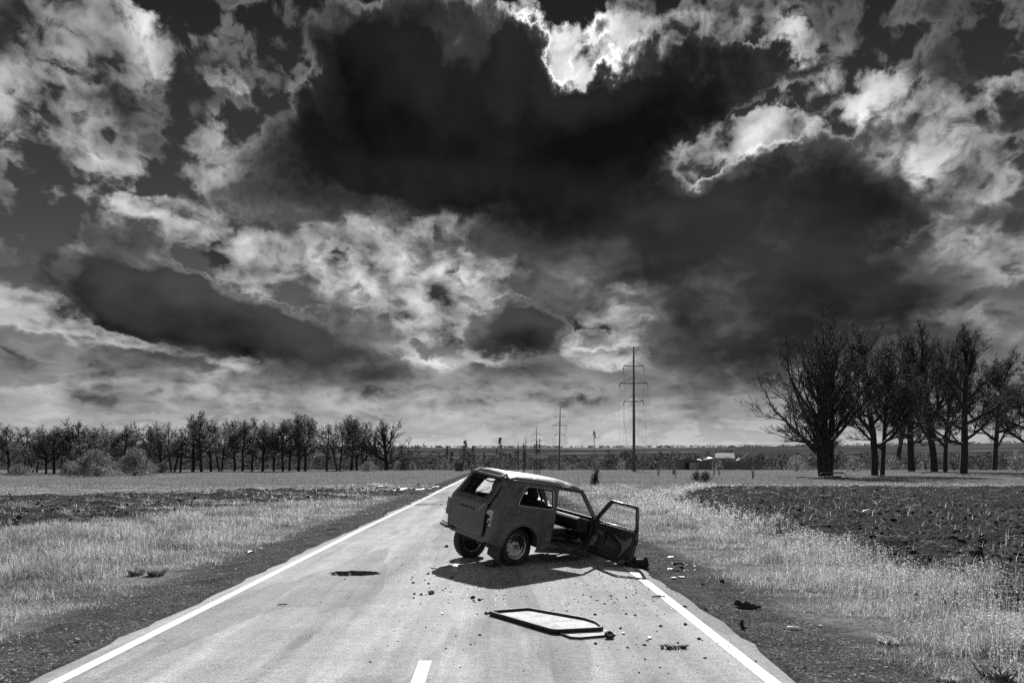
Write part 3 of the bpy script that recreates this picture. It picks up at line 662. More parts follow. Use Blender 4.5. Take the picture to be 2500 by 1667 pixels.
# rear valance, floor, inner arches, bulkheads
st = MB(); st.box((-.650, 0, .40), (.025, .60, .06)); st.build('rear_valance', PAINTM, car, bevel=.01)
fl = MB(); fl.box((-.12, 0, .455), (.53, .49, .02)).box((.98, 0, .455), (.57, .70, .02)); fl.box((.05, 0, .56), (.20, .44, .10)); fl.box((1.0, 0, .52), (.75, .13, .06)); fl.build('floor_pan', INN, car)
for s in (-1, 1):
    w = MB(); prof = []
    V = []; F = []
    for k in range(17):
        g = math.pi * k / 16; 
        for yy in (.77, .50): V.append((.405 * math.cos(g), s * yy, .36 + .405 * math.sin(g)))
    F = [(2 * k, 2 * k + 1, 2 * k + 3, 2 * k + 2) for k in range(16)]; n = len(V)
    V += [(.405 * math.cos(math.pi * k / 16), s * .50, .36 + .405 * math.sin(math.pi * k / 16)) for k in range(17)] + [(-.405, s * .50, .17), (.405, s * .50, .17)]; F.append(tuple(range(n, n + 19)))
    w.add(V, F); w.build('inner_arch', INN, car, True, solid=.01)
    MB().box((1.16, s * .715, .345), (.56, .045, .06)).box((1.16, s * .70, .43), (.56, .03, .012)).build('sill', PAINTM if s > 0 else INN, car, bevel=.012)
MB().box((1.70, 0, .72), (.03, .72, .30)).build('front_bulkhead', INN, car)
# dashboard, steering wheel, seats
ds = MB(); ds.add([(1.62, -.68, .96), (1.62, .68, .96), (1.36, .68, .99), (1.36, -.68, .99), (1.30, -.68, .93), (1.30, .68, .93), (1.36, .68, .74), (1.36, -.68, .74), (1.62, .68, .66), (1.62, -.68, .66)],
    [(0, 1, 2, 3), (3, 2, 5, 4), (4, 5, 6, 7), (7, 6, 8, 9), (0, 3, 4, 7, 9), (1, 8, 6, 5, 2), (0, 9, 8, 1)]); dsh = ds.build('dashboard', BLK, car, bevel=.02)
MB().lathe([(.175, -.012), (.19, 0), (.175, .012), (.16, 0), (.175, -.012)], 28, Matrix.Translation((1.12, .36, .98)) @ Matrix.Rotation(R_(-62), 4, 'Y')).tube([(1.12, .20, .98), (1.12, .36, .97), (1.12, .52, .98)], .014, 6).tube([(1.12, .36, .97), (1.38, .36, .86)], .022, 8).build('steering_wheel', BLK, car, True)
def seat(x, y, lean, name='front_seat'):
    b = MB(); b.box((x, y, .66), (.26, .24, .075), Matrix.Rotation(R_(-6), 3, 'Y')); o = b.build(name, FAB, car, bevel=.05)
    M = Matrix.Rotation(R_(-lean), 3, 'Y'); c = Vector((x - .27, y, .68))
    bb = MB(); bb.box(c + M @ Vector((0, 0, .27)), (.065, .235, .29), M, .86); bb.build('backrest', FAB, o, bevel=.045)
    hh = MB(); hh.box(c + M @ Vector((0.01, 0, .68)), (.055, .14, .11), M, .85); hh.build('headrest', gmat('headrest_black', .008, .8), o, bevel=.05)
    for q in (-.06, .06): MB().tube([c + M @ Vector((0, q, .5)), c + M @ Vector((0, q, .66))], .007, 6).build('headrest_post', CHR, o)
    MB().box((x, y - .2, .54), (.25, .015, .03)).box((x, y + .2, .54), (.25, .015, .03)).build('seat_rail', INN, o)
seat(1.05, .36, 12); seat(.92, -.36, 24)
b = MB(); b.box((.02, 0, .70), (.20, .50, .06)); rs_ = b.build('rear_seat', FAB, car, bevel=.04)
b = MB(); b.box((-.22, 0, .90), (.05, .50, .20), Matrix.Rotation(R_(-14), 3, 'Y')); b.build('backrest', FAB, rs_, bevel=.04)
# doors, drawn flat: u from the hinge to the free edge, z up
def door(parent, openm, left=False):
    out = arcs([(0.0, .385), (.945, .345), (.975, .98), (.965, 1.455), (.40, 1.46), (.335, 1.40), (.02, .985)], .035)
    win = arcs([(.10, 1.015), (.905, 1.015), (.90, 1.405), (.435, 1.41)], .045)
    h = empty('door'); h.parent = parent
    curve = lambda z: (Wz(z) - .785) * (1 if not left else 1)
    sh = 1
    def fo(u, z): return (u, curve(z), z)
    sk = panel('outer_skin', out, [win], fo, PAINTM, h, 0.04, 0.012)
    inn = panel('inner_panel', arcs([(.01, .395), (.93, .36), (.955, .985), (.05, .985)], .03), [arcs([(.30, .60), (.62, .56), (.60, .72), (.34, .80)], .06)], lambda u, z: (u, curve(z) - .055 + .006 * math.sin(u * 9 + z * 5), z), BLK, h, 0.05, 0.006)
    def at(u, z, d): return Vector((u, curve(z) - d, z))
    # closed edge between skin and inner panel
    e = MB(); q = [(.0, .385), (.945, .345), (.975, .98)]
    for (a, b2) in zip(q, q[1:]):
        e.add([at(a[0], a[1], .006), at(b2[0], b2[1], .006), at(b2[0], b2[1], .055), at(a[0], a[1], .055)], [(0, 1, 2, 3)])
    e.add([at(0, .385, .006), at(.02, .985, .006), at(.02, .985, .055), at(0, .385, .055)], [(0, 1, 2, 3)]); e.build('edge_band', PAINTM, h, solid=.004)
    fr = MB(); fq = [(.03, .99), (.345, 1.39), (.405, 1.445), (.955, 1.44), (.965, .985)]
    fr.tube([at(u, z, .026) for u, z in arcs(fq[:], .0)[:]] if False else [at(u, z, .026) for u, z in fq], .021, 8); fr.build('window_frame', PAINTM, h, True)
    tr = [(.11, 1.025), (.435, 1.40), (.895, 1.395)]
    MB().tube([at(u, z, .040) for u, z in tr], .006, 6).tube([at(.11, 1.012, .045), at(.90, 1.008, .045)], .009, 6).build('window_channel', CHR if not left else RUB, h, True)
    return h, at
MD = Matrix.Translation((1.66, -.77, 0)) @ Matrix.Translation((-.009, -.028, -.0115)) @ Matrix.Rotation(R_(-78.1), 4, 'Z') @ Matrix.Rotation(R_(1.3), 4, 'Y') @ Matrix.Rotation(R_(4.6), 4, 'X')
dr, at = door(car, None); dr.matrix_local = MD @ Matrix.Diagonal((1.04, 1, 1.015, 1)); dr['label'] = 'right front door, wide open, its trim torn away'
def dpanel(name, P, d, mat, hole=[], th=.006): return panel(name, P, hole, lambda u, z: (u, (Wz(z) - .785) - d - .012 * math.sin(u * 17 + z * 11), z), mat, dr, 0.05, th)
dpanel('torn_lining', arcs([(.52, .86), (.66, .80), (.78, .775), (.86, .88), (.90, .88), (.885, .72), (.80, .60), (.72, .47), (.69, .48), (.73, .60), (.715, .70), (.64, .74)], .03), .078, gmat('pale_torn_lining', 0.12, 0.7, 0.3))
dpanel('torn_lining', arcs([(.10, .84), (.20, .86), (.31, .83), (.33, .79), (.26, .77), (.16, .80)], .02), .080, gmat('grey_torn_lining', 0.09, 0.7, 0.3))
dpanel('torn_lining', arcs([(.02, .52), (.10, .76), (.13, .70), (.16, .78), (.19, .66), (.14, .58), (.17, .55)], .01), .085, TORN)
MB().tube([at(.34, .86, .09), at(.42, .80, .11), at(.55, .73, .11), at(.70, .69, .10)], .014, 6).build('armrest', BLK, dr, True)
MB().tube([at(.33, .80, .08), at(.36, .86, .085), at(.46, .90, .085), at(.58, .885, .08), at(.33, .78, .08), at(.40, .72, .085), at(.62, .62, .085)], .006, 5).build('door_cable', RUB, dr, True)
MB().box(at(.975, .80, .03), (.008, .035, .05)).box(at(.985, .82, .03), (.012, .015, .02)).build('door_lock', INN, dr)
MB().tube([at(.74, .50, .09), at(.80, .49, .10), at(.88, .51, .09), at(.84, .44, .10), at(.75, .44, .1)], .012, 6).box(at(.80, .40, .09), (.07, .03, .05)).build('speaker_remains', INN, dr)
dl, _ = door(car, None, True); dl.matrix_local = Matrix.Translation((1.655, .773, 0)) @ Matrix.Rotation(R_(180), 4, 'Z'); dl.scale = (1, -1, 1)
# hinges
for q in (.62, .90): MB().box((1.675, -.765, q), (.03, .02, .03)).build('door_hinge', INN, car)
# crushed nose
def hood_fn(x, y): return (x, y, .975 - .05 * (x - 1.7) - .22 * sst(x, 1.78, 2.2) - .03 * (y / .6) ** 2 - .10 * sst(x, 2.35, 2.75) + .05 * math.sin(x * 6 + y * 2) * sst(x, 1.9, 2.4) + .02 * math.sin(y * 9))
hd = panel('bonnet', arcs([(1.74, -.66), (2.66, -.60), (2.70, .60), (1.74, .66)], .05), [], hood_fn, gmat('scorched_bonnet', .025, .85, .5, 8, .12, bump=.4, bscale=12), car, 0.06, 0.012)
for s in (-1, 1):
    def fen(x, z, s=s): 
        c = sst(x, 2.0, 2.6); return (x - .10 * c * (1 if s < 0 else .4), s * (Wz(z) - .005 - .10 * c * math.sin(x * 7 + 1) * (1 if s < 0 else .3)), z - .03 * c - .20 * sst(x, 1.8, 2.2) * max(0, z - .45) / .5)
    arc = [(2.22 + .37 * math.cos(g), .36 + .37 * math.sin(g)) for g in [math.pi - math.pi * k / 12 * .96 for k in range(13)]]
    panel('front_wing', [(1.76, .40)] + arc + [(2.64, .40), (2.72, .60), (2.70, .86), (1.76, .955)], [], fen, PAINTM, car, 0.05, 0.012, flip=(s > 0))
gr_ = MB(); gr_.box((2.66, 0, .58), (.03, .62, .14)); g2 = gr_.build('front_panel', INN, car, bevel=.02)
for s in (-1, 1):
    MB().lathe([(.0, -.03), (.06, -.02), (.085, .0), (.095, .03), (.08, .035)], 20, Matrix.Translation((2.69, s * .48, .60)) @ Matrix.Rotation(R_(-90), 4, 'Y')).build('headlight', PALE, g2, True)
MB().tube([(2.74, -.76, .46), (2.79, -.3, .45), (2.79, .3, .45), (2.74, .76, .46)], .04, 8).build('front_bumper', INN, car, True)
MB().box((2.1, 0, .52), (.30, .26, .14)).box((2.2, 0, .66), (.18, .12, .04)).build('engine', INN, car, bevel=.03)
# underside
MB().tube([(.2, -.25, .36), (1.0, -.22, .34), (1.6, -.2, .33)], .025, 8).tube([(-.62, -.35, .33), (-.3, -.33, .36), (.2, -.25, .36)], [.05, .07, .03], 8).build('exhaust', INN, car, True)
# things seen through the open side: sill plate glints, crumpled trim
panel('sill_trim', arcs([(.72, -.79), (1.58, -.79), (1.58, -.70), (.72, -.71)], .02), [], lambda a, b: (a, b, .445 + .006 * math.sin(a * 19)), gmat('worn_sill_metal', .10, .35, .4, 20, .6, metal=.3), car, .05, .006)
def scrap(name, c, r, n, mat, parent, seed, flat=0.5):
    rr = random.Random(seed); mb = MB(); V = []
    for k in range(n):
        a = 2 * math.pi * k / n; V.append(Vector(c) + Vector((math.cos(a) * r * rr.uniform(.4, 1.2), math.sin(a) * r * rr.uniform(.4, 1.2), rr.uniform(-flat, flat) * r)))
    t = Vector(c) + Vector((rr.uniform(-.2, .2) * r, rr.uniform(-.2, .2) * r, rr.uniform(.2, .8) * flat * r * 2)); V.append(t)
    mb.add(V, [(k, (k + 1) % n, n) for k in range(n)]); return mb.build(name, mat, parent, solid=0.006)
scrap('torn_trim', (1.45, -.66, .50), .10, 8, TORN, car, 3, .7); scrap('torn_trim', (1.35, -.45, .72), .08, 7, CHR, car, 5, .5)
# wheels stand on the road
def wheel(cx, cy, yaw, tilt, right, parent):
    M = Matrix.Translation((cx, cy, .337)) @ Matrix.Rotation(yaw, 4, 'Z') @ Matrix.Rotation(R_(90 if right else -90) + tilt, 4, 'X')
    Mi = MCAR.inverted() @ M                   # lathe z points outwards
    w = empty('rear_wheel'); w.parent = parent; w.matrix_local = Mi
    t = [(.222, -.075), (.238, -.095), (.29, -.104), (.332, -.097), (.356, -.072), (.363, -.03), (.364, 0), (.363, .03), (.356, .072), (.332, .097), (.29, .104), (.238, .095), (.222, .075)]
    mb = MB(); n = 60; V = []; F = []
    for r, z in t:
        for k in range(n):
            a = 2 * math.pi * k / n
            q = -0.007 if (abs(z) > .03 and r > .35 and k % 2) else 0
            V.append(((r + q) * math.cos(a), (r + q) * math.sin(a), z))
    # the tyre sags where it meets the road
    dn = (M.to_3x3().inverted() @ Vector((0, 0, -1))).normalized()
    V2 = []
    for v in V:
        p = Vector(v); h = p.dot(dn)
        if h > .334: p -= dn * (h - .334) * .9; p.z *= 1.05
        V2.append(tuple(p))
    for i in range(len(t) - 1):
        for k in range(n):
            a = i * n + k; b = i * n + (k + 1) % n; F.append((a, b, b + n, a + n))
    mb.add(V2, F); mb.build('tyre', TYR, w, True)
    def disc(a, b):
        r = math.hypot(a, b); z = .060 if r < .085 else (.045 if r < .13 else .052 - .03 * (r - .13) / .07)
        if r < .085: z = .062
        elif r < .13: z = .062 - .022 * (r - .085) / .045
        elif r < .165: z = .040 + .022 * (r - .13) / .035
        else: z = .062 - .045 * ((r - .165) / .035) ** 1.5
        return (a, b, z)
    circ = lambda R, n=48, ox=0, oy=0: [(ox + R * math.cos(2 * math.pi * k / n), oy + R * math.sin(2 * math.pi * k / n)) for k in range(n)]
    holes = [circ(.0155, 10, .176 * math.cos(g), .176 * math.sin(g)) for g in [2 * math.pi * k / 12 for k in range(12)]]
    rim = panel('rim', circ(.203), holes, disc, RIMM, w, .022, .004)
    MB().lathe([(.203, .017), (.205, .05), (.214, .068), (.224, .080), (.228, .078), (.222, .06), (.205, -.06), (.224, -.078)], 48).build('rim_flange', RIMM, rim, True)
    MB().lathe([(.036, .04), (.036, .095), (.030, .104), (.0, .106)], 20).build('hub_cap', HUBM, rim, True)
    for k in range(5):
        g = 2 * math.pi * k / 5 + .3; MB().lathe([(.011, .055), (.011, .078), (.0, .080)], 6, Matrix.Translation((.066 * math.cos(g), .066 * math.sin(g), 0))).build('wheel_nut', HUBM, rim)
    MB().lathe([(.0, -.07), (.15, -.07), (.205, -.04), (.205, .0), (0, .0)], 32).build('brake_drum', gmat('flat_black', .006, .8), w)
    return w
xr_, yr_ = px(1261, 1379.5); xl_, yl_ = px(1144, 1358)
ax = Vector((xl_ - xr_, yl_ - yr_, 0)).normalized(); wy = math.atan2(ax.y, ax.x) - math.pi / 2
w0 = Vector((xr_, yr_, 0)) + ax * .09; w1 = w0 + ax * 1.36
wheel(w0.x, w0.y, wy, 0.0, True, car); wheel(w1.x, w1.y, wy, 0.0, False, car)
Mi = MCAR.inverted()
MB().tube([Mi @ Vector((w0.x, w0.y, .335)), Mi @ ((w0 + w1) / 2 + Vector((0, 0, .335))), Mi @ Vector((w1.x, w1.y, .335))], [.035, .04, .035], 8).lathe([(.0, -.12), (.09, -.08), (.12, 0), (.09, .08), (0, .12)], 14, Matrix.Translation(Mi @ ((w0 + w1) / 2 + Vector((0, 0, .335))))).build('rear_axle', INN, car, True)
# mud flap behind the right wheel
mf = MB(); mf.add([(-.40, -.77, .46), (-.44, -.46, .46), (-.47, -.47, .13), (-.43, -.73, .06), (-.41, -.77, .10)], [(0, 1, 2, 3, 4)]); mf.build('mud_flap', gmat('dusty_rubber', .045, .8, .3, 8), car, solid=.008)

# scrapes and punctures in the side behind the door
def scrape(pts, r, mat, name='scrape'):
    MB().tube([Vector(wrap(A(x, z), z, -1)) + Vector((0, -.001, 0)) for x, z in pts], r, 5).build(name, mat, car)
BARE = gmat('bare_scraped_metal', .22, .5, .4, 20, .5)
scrape([(.50, .73), (.54, .69), (.57, .64), (.60, .60)], [.004, .009, .008, .003], BARE); scrape([(.48, .70), (.52, .68)], [.004, .006], BARE); scrape([(.53, .76), (.555, .745), (.55, .72)], [.004, .007, .003], BARE)
for k, (x, z, r) in enumerate(((.52, .72, .014), (.60, .52, .010), (.57, .46, .012), (.635, .58, .006), (.30, .98, .006), (-.38, .86, .006), (.61, .47, .008))):
    p0 = Vector(wrap(A(x, z), z, -1)); m_ = MB(); m_.lathe([(r * 1.5, -.001), (r * 1.15, .004), (r, .002), (.0, .001)], 9, Matrix.Translation(p0) @ Matrix.Rotation(R_(90), 4, 'X')); m_.build('puncture', MATS['flat_black'] if k % 2 == 0 else BARE, car)
MB().box((-.71, -.50, .50), (.006, .010, .022)).build('tailgate_catch', PALE, car)
# ------------------------------------------------------------------ trees
BARK = gmat('dark_bark', 0.03, 0.9, 0.4, 3.0, 0.2, bump=0.8, bscale=9, bdist=0.05)
TWIG = gmat('twig_bark', 0.035, 0.9, 0.3, 2.0, 0.2)
LEAF = gmat('young_leaf', 0.07, 0.8, 0.3, 0.6, 0.1, trans=0.25, island=0.5)
LEAFD = gmat('dense_leaf', 0.04, 0.8, 0.3, 0.6, 0.1, trans=0.2, island=0.5)
ROWL = gmat('hazed_row_leaf', 0.13, 0.65, 0.3, 0.6, 0.2, trans=0.4, island=0.5)  # paler leaf: the air across the field is put into its colour
BLOOM = gmat('pale_blossom_leaf', 0.30, 0.6, 0.3, 0.8, 0.3, trans=0.5, island=0.4)
class Tree:
    def __init__(s, seed): s.r = random.Random(seed); s.tv = []; s.tf = []; s.cv = []; s.cf = []; s.lv = []; s.tips = []
    def seg(s, V, F, pts, rs, n):
        base = len(V); up = None
        for i, p in enumerate(pts):
            d = (pts[min(i + 1, len(pts) - 1)] - pts[max(i - 1, 0)]).normalized()
            if up is None: up = d.orthogonal().normalized()
            up = up - d * up.dot(d); up = up.normalized() if up.length > 1e-4 else d.orthogonal().normalized(); w = d.cross(up)
            for k in range(n):
                a = 2 * math.pi * k / n; q = p + (up * math.cos(a) + w * math.sin(a)) * rs[i]; V.append((q.x, q.y, q.z))
        for i in range(len(pts) - 1):
            for k in range(n):
                a = base + i * n + k; b = base + i * n + (k + 1) % n; F.append((a, b, b + n, a + n))
    def grow(s, p, d, L, rad, lev, P):
        r = s.r; n = 5 if lev <= 1 else 3; m = 3; pts = [p.copy()]; rs = [rad]; q = p.copy(); dd = d.copy(); last = lev >= P['lev']
        for i in range(n):
            f = (i + 1) / n
            j = P['jit'] * (0.6 if lev == 0 else 1.0)
            dd = (dd + Vector((r.gauss(0, j), r.gauss(0, j), r.gauss(0, j) + P['up'] * (0.10 if lev else 0.03)))).normalized()
            q = q + dd * (L / n); pts.append(q.copy()); rs.append(max(P['minr'], rad * (1 - f * (0.45 if lev == 0 else 0.62))))
        s.seg(s.tv if lev <= 1 else s.cv, s.tf if lev <= 1 else s.cf, pts, rs, 7 if lev == 0 else (5 if lev == 1 else 3))
        if last:
            s.tips.append((pts, lev)); return
        k = P['kids'][lev]
        for i in range(k):
            f = P['from'][lev] + (1 - P['from'][lev]) * (i + r.random() * .8) / k
            if i == k - 1: f = 1.0
            idx = f * n; a = min(int(idx), n - 1); t = idx - a; bp = pts[a].lerp(pts[a + 1], min(1, t)); br = rs[a] * (1 - t) + rs[a + 1] * t
            along = (pts[a + 1] - pts[a]).normalized()
            ang = R_(r.uniform(*P['ang'][lev])) * (0.35 if i == k - 1 else 1.0)
            if lev == 0 and i < k - 1: ang = R_(P['a0'] + (P['a1'] - P['a0']) * i / (k - 1) + r.uniform(-8, 8))
            perp = along.orthogonal().normalized(); perp = Matrix.Rotation(2.399 * i + r.uniform(-.7, .7) + s.phase, 3, along) @ perp
            nd = (along * math.cos(ang) + perp * math.sin(ang)).normalized()
            if nd.z < P.get('floor', -0.15): nd.z = P.get('floor', -0.15) + r.random() * .15; nd.normalize()
            ll = L * P['len'][lev] * r.uniform(.7, 1.15) * (1.0 - 0.35 * (f - P['from'][lev]) * P.get('cone', 1)) * (1.0 if lev else 1.0 - P['top'] * i / k)
            s.grow(bp, nd, ll, br * (0.62 if i < k - 1 else 0.9), lev + 1, P)
    def leaves(s, per, size, spread, prob=1.0, zmin=None):
        r = s.r
        for pts, lev in s.tips:
            if r.random() > prob: continue
            for k in range(per):
                a = r.randrange(len(pts) - 1); p = pts[a].lerp(pts[a + 1], r.random()) + Vector((r.gauss(0, spread), r.gauss(0, spread), r.gauss(0, spread)))
                z = size * r.uniform(.5, 1.3); u = Vector((r.gauss(0, 1), r.gauss(0, 1), r.gauss(0, .7))).normalized(); w = u.orthogonal().normalized()
                w = Matrix.Rotation(r.random() * 6.3, 3, u) @ w
                s.lv += [tuple(p - u * z * .5), tuple(p + w * z * .38), tuple(p + u * z * .5), tuple(p - w * z * .38)]
    def meshes(s, name, leafmat):
        t = npmesh(name + '_trunk', np.array(s.tv), np.array(s.tf), True); t.materials.append(BARK)
        nC = len(s.cv); V = s.cv + s.lv; n = len(s.lv) // 4
        F = list(s.cf) + [(nC + 4 * i, nC + 4 * i + 1, nC + 4 * i + 2, nC + 4 * i + 3) for i in range(n)]
        c = npmesh(name + '_crown', np.array(V), np.array(F)); c.materials.append(TWIG); c.materials.append(leafmat)
        mi = np.zeros(len(F), np.int32); mi[len(s.cf):] = 1; c.polygons.foreach_set('material_index', mi); return t, c
def make_tree(name, seed, H, P, stems, leaf, leafmat):
    T = Tree(seed); T.phase = seed * 1.3
    for i in range(stems):
        a = 2 * math.pi * i / max(1, stems) + seed; lean = P.get('lean', .06) * (1 if stems == 1 else 2.6)
        if stems > 1: a = (0.4 + math.pi * i / (stems - 1) if stems > 1 else 0) * 1.0
        d = Vector((math.cos(a) * lean * (1 if stems == 1 else 1.2), math.sin(a) * lean * .6, 1)).normalized(); rad = P['rad'] * (1 if stems == 1 else .72)
        T.grow(Vector((math.cos(a) * rad * 1.1 * (stems > 1), math.sin(a) * rad * 1.1 * (stems > 1), -0.3)), d, P['bole'] * (1 if i == 0 else T.r.uniform(.8, 1.05)), rad, 0, P)
    T.leaves(*leaf)
    zs = float(np.percentile([q[2] for q in T.cv], 99.2)); k = H / zs
    def sc(L): return [(x * k, y * k, z * k) for x, y, z in L]
    T.tv, T.cv, T.lv = sc(T.tv), sc(T.cv), sc(T.lv)
    return T.meshes(name, leafmat)
def plant(name, ms, loc, rz, sc, label, cat, group=None, parts=('trunk', 'crown')):
    e = empty(name, loc, rz); e.scale = (sc, sc, sc) if not isinstance(sc, tuple) else sc
    for p, me_ in zip(parts, ms): obj(p, me_, None, e)
    return tag(e, label, cat, group)
ORD = ['first', 'second', 'third', 'fourth', 'fifth', 'sixth', 'seventh', 'eighth', 'ninth', 'tenth', 'eleventh', 'twelfth', 'thirteenth', 'fourteenth', 'fifteenth', 'sixteenth', 'seventeenth', 'eighteenth', 'nineteenth', 'twentieth',
       'twenty-first', 'twenty-second', 'twenty-third', 'twenty-fourth', 'twenty-fifth', 'twenty-sixth', 'twenty-seventh', 'twenty-eighth', 'twenty-ninth', 'thirtieth', 'thirty-first', 'thirty-second', 'thirty-third', 'thirty-fourth', 'thirty-fifth', 'thirty-sixth', 'thirty-seventh', 'thirty-eighth', 'thirty-ninth', 'fortieth']
BIG = dict(lev=5, kids=[8, 6, 5, 5, 4], **{'from': [.14, .18, .12, .1, .1]}, ang=[(22, 66), (25, 50), (25, 52), (25, 55), (25, 60)], len=[.98, .52, .52, .52, .5], rad=.46, bole=7.8, jit=.085, up=.7, minr=.014, lean=.065, floor=-.2, a0=60, a1=20, top=.25)
BIG2 = dict(BIG, kids=[11, 7, 6, 5, 3], rad=.34, bole=11.5, len=[.56, .55, .54, .54, .5], lean=.03, a0=72, a1=26, top=.35, jit=.075, **{'from': [.27, .18, .12, .1, .1]})
def gpos(pxx, pyy): x, y = px(pxx, pyy); return (x, y, float(gz(x, y)))
big_spread = make_tree('spreading_oak', 5, 20, BIG, 3, (1, .11, .10, .4), LEAF)
tall_a = make_tree('tall_tree_a', 12, 18, BIG2, 1, (2, .15, .20, .75), LEAFD)
tall_b = make_tree('tall_tree_b', 23, 18, dict(BIG2, rad=.40, a0=78), 1, (2, .15, .18, .6), LEAFD)
tall_c = make_tree('tall_tree_c', 34, 18, dict(BIG2, a0=60, a1=18, kids=[10, 7, 6, 5, 3]), 1, (1, .15, .1, .3), LEAF)
def bigtree(ms, bx, by, top, rz, label, sx=1.0):
    x, y, z = gpos(bx, by); H = (by - top) / FPX * y; base = 20 if ms is big_spread else 18
    k = H / base; return plant('roadside_tree', ms, (x, y, z), rz, (k * sx, k * sx, k), label, 'tree', 'tall trees on the right')
bigtree(big_spread, 2020, 1163, 800, 0.5, 'widest forked tree at the left end of the right-hand row, bench at its foot', .96)
bigtree(tall_a, 2136, 1160, 815, 1.0, 'straight thick tree, next right of the forked one with the bench', 1.1)
bigtree(tall_c, 2154, 1159, 838, 1.7, 'slimmer tree standing close against the right of the straight thick one', .8)
bigtree(tall_b, 2226, 1150, 822, 2.2, 'leafy tree between the straight thick one and the tallest one of the right-hand row', .95)
bigtree(tall_c, 2283, 1151, 790, 0.0, 'tallest thin-topped tree of the right-hand row', 1.0)
bigtree(tall_a, 2308, 1152, 830, 4.0, 'small slim tree just right of the tallest one', .7)
bigtree(tall_b, 2352, 1156, 812, 5.2, 'dark leafy tree with slender trunk, third from the right edge', 1.0)
bigtree(tall_a, 2428, 1147, 868, 2.6, 'bushy-headed tree with curved trunk standing clear of its neighbours', .95)
bigtree(tall_b, 2515, 1152, 870, 1.4, 'tree cut by the right edge of the picture', 1.0)
bigtree(tall_c, 2190, 1142, 850, 3.0, 'thin tree set back behind the straight thick one', .9)
# the long row across the field on the left
SM = dict(lev=4, kids=[10, 7, 5, 4], **{'from': [.30, .15, .1, .1]}, ang=[(20, 58), (25, 55), (25, 60), (25, 60)], len=[.60, .58, .55, .5], rad=.24, bole=7.0, jit=.10, up=.8, minr=.020, lean=.06, floor=-.1, a0=70, a1=28, top=.3)
SP = [make_tree('row_tree_a', 41, 11, SM, 1, (2, .26, .2, .8), ROWL), make_tree('row_tree_b', 42, 11, dict(SM, kids=[7, 5, 5, 4]), 1, (3, .26, .22, .8), ROWL),
      make_tree('row_tree_c', 43, 11, dict(SM, kids=[9, 6, 5, 4], bole=6.0), 2, (1, .18, .12, .4), ROWL), make_tree('row_tree_d', 44, 11, dict(SM, **{'from': [.45, .12, .1, .1]}), 1, (3, .26, .24, .8), ROWL),
      make_tree('row_tree_e', 45, 11, dict(SM, kids=[6, 5, 5, 4], ang=[(14, 40), (20, 45), (25, 55), (25, 60)]), 2, (1, .2, .15, .7), ROWL)]
ROUND = make_tree('round_tree', 52, 12, dict(SM, kids=[12, 7, 6, 5], ang=[(30, 75), (28, 50), (25, 50), (25, 55)], len=[1.0, .54, .52, .5], rad=.36, bole=5.2, a0=80, a1=20, top=.2, **{'from': [.25, .15, .1, .1]}, floor=-.05), 1, (1, .17, .10, .7), LEAF)
JIT = random.Random(31)
row = [(22, 1156, 1025, 0), (60, 1155, 1030, 1), (85, 1153, 1038, 4), (112, 1156, 1045, 2), (132, 1155, 1030, 3), (150, 1152, 1042, 0), (172, 1155, 1033, 1), (200, 1155, 1029, 0), (228, 1153, 1035, 3), (250, 1150, 1048, 4), (272, 1148, 1040, 2),
       (303, 1150, 1028, 3), (330, 1148, 1027, 4), (362, 1150, 1033, 0), (392, 1151, 1032, 2), (422, 1151, 1040, 4), (440, 1152, 1034, 1), (470, 1151, 1010, 0), (492, 1152, 1012, 1), (515, 1151, 1022, 3), (538, 1150, 1022, 4), (572, 1149, 1018, 0),
       (592, 1150, 1021, 3), (615, 1149, 1026, 1), (640, 1150, 1025, 0), (668, 1149, 1023, 4), (690, 1150, 1024, 3), (706, 1149, 1020, 1), (728, 1150, 1017, 0), (745, 1149, 1018, 3), (798, 1149, 1028, 1), (826, 1149, 1030, 4), (858, 1148, 1021, 3), (872, 1147, 1028, 0), (888, 1147, 1030, 2)]
KIND = ['thick leafy crown', 'ragged leafy crown', 'bare spreading crown', 'high bushy crown', 'thin open crown']
for i, (bx, by, tp, v) in enumerate(row):
    x, y, z = gpos(bx, by); H = (by - tp + JIT.uniform(-14, 8)) / FPX * y; k = H / 11
    plant('field_tree', SP[v], (x, y, z), i * 1.7, (k * (1.0 + .35 * ((i * 37) % 10) / 10), k, k * .98), '%s from the left in the far row across the field, %s' % (ORD[i] + ' tree', KIND[v]), 'tree', 'row of trees across the left field')
x, y, z = gpos(944, 1147); H = (1147 - 1027) / FPX * y; k = H / 12
plant('field_tree', ROUND, (x, y, z), .7, (k * 1.15, k, k), 'rounded bare tree standing alone at the right end of the far row', 'tree', 'row of trees across the left field')
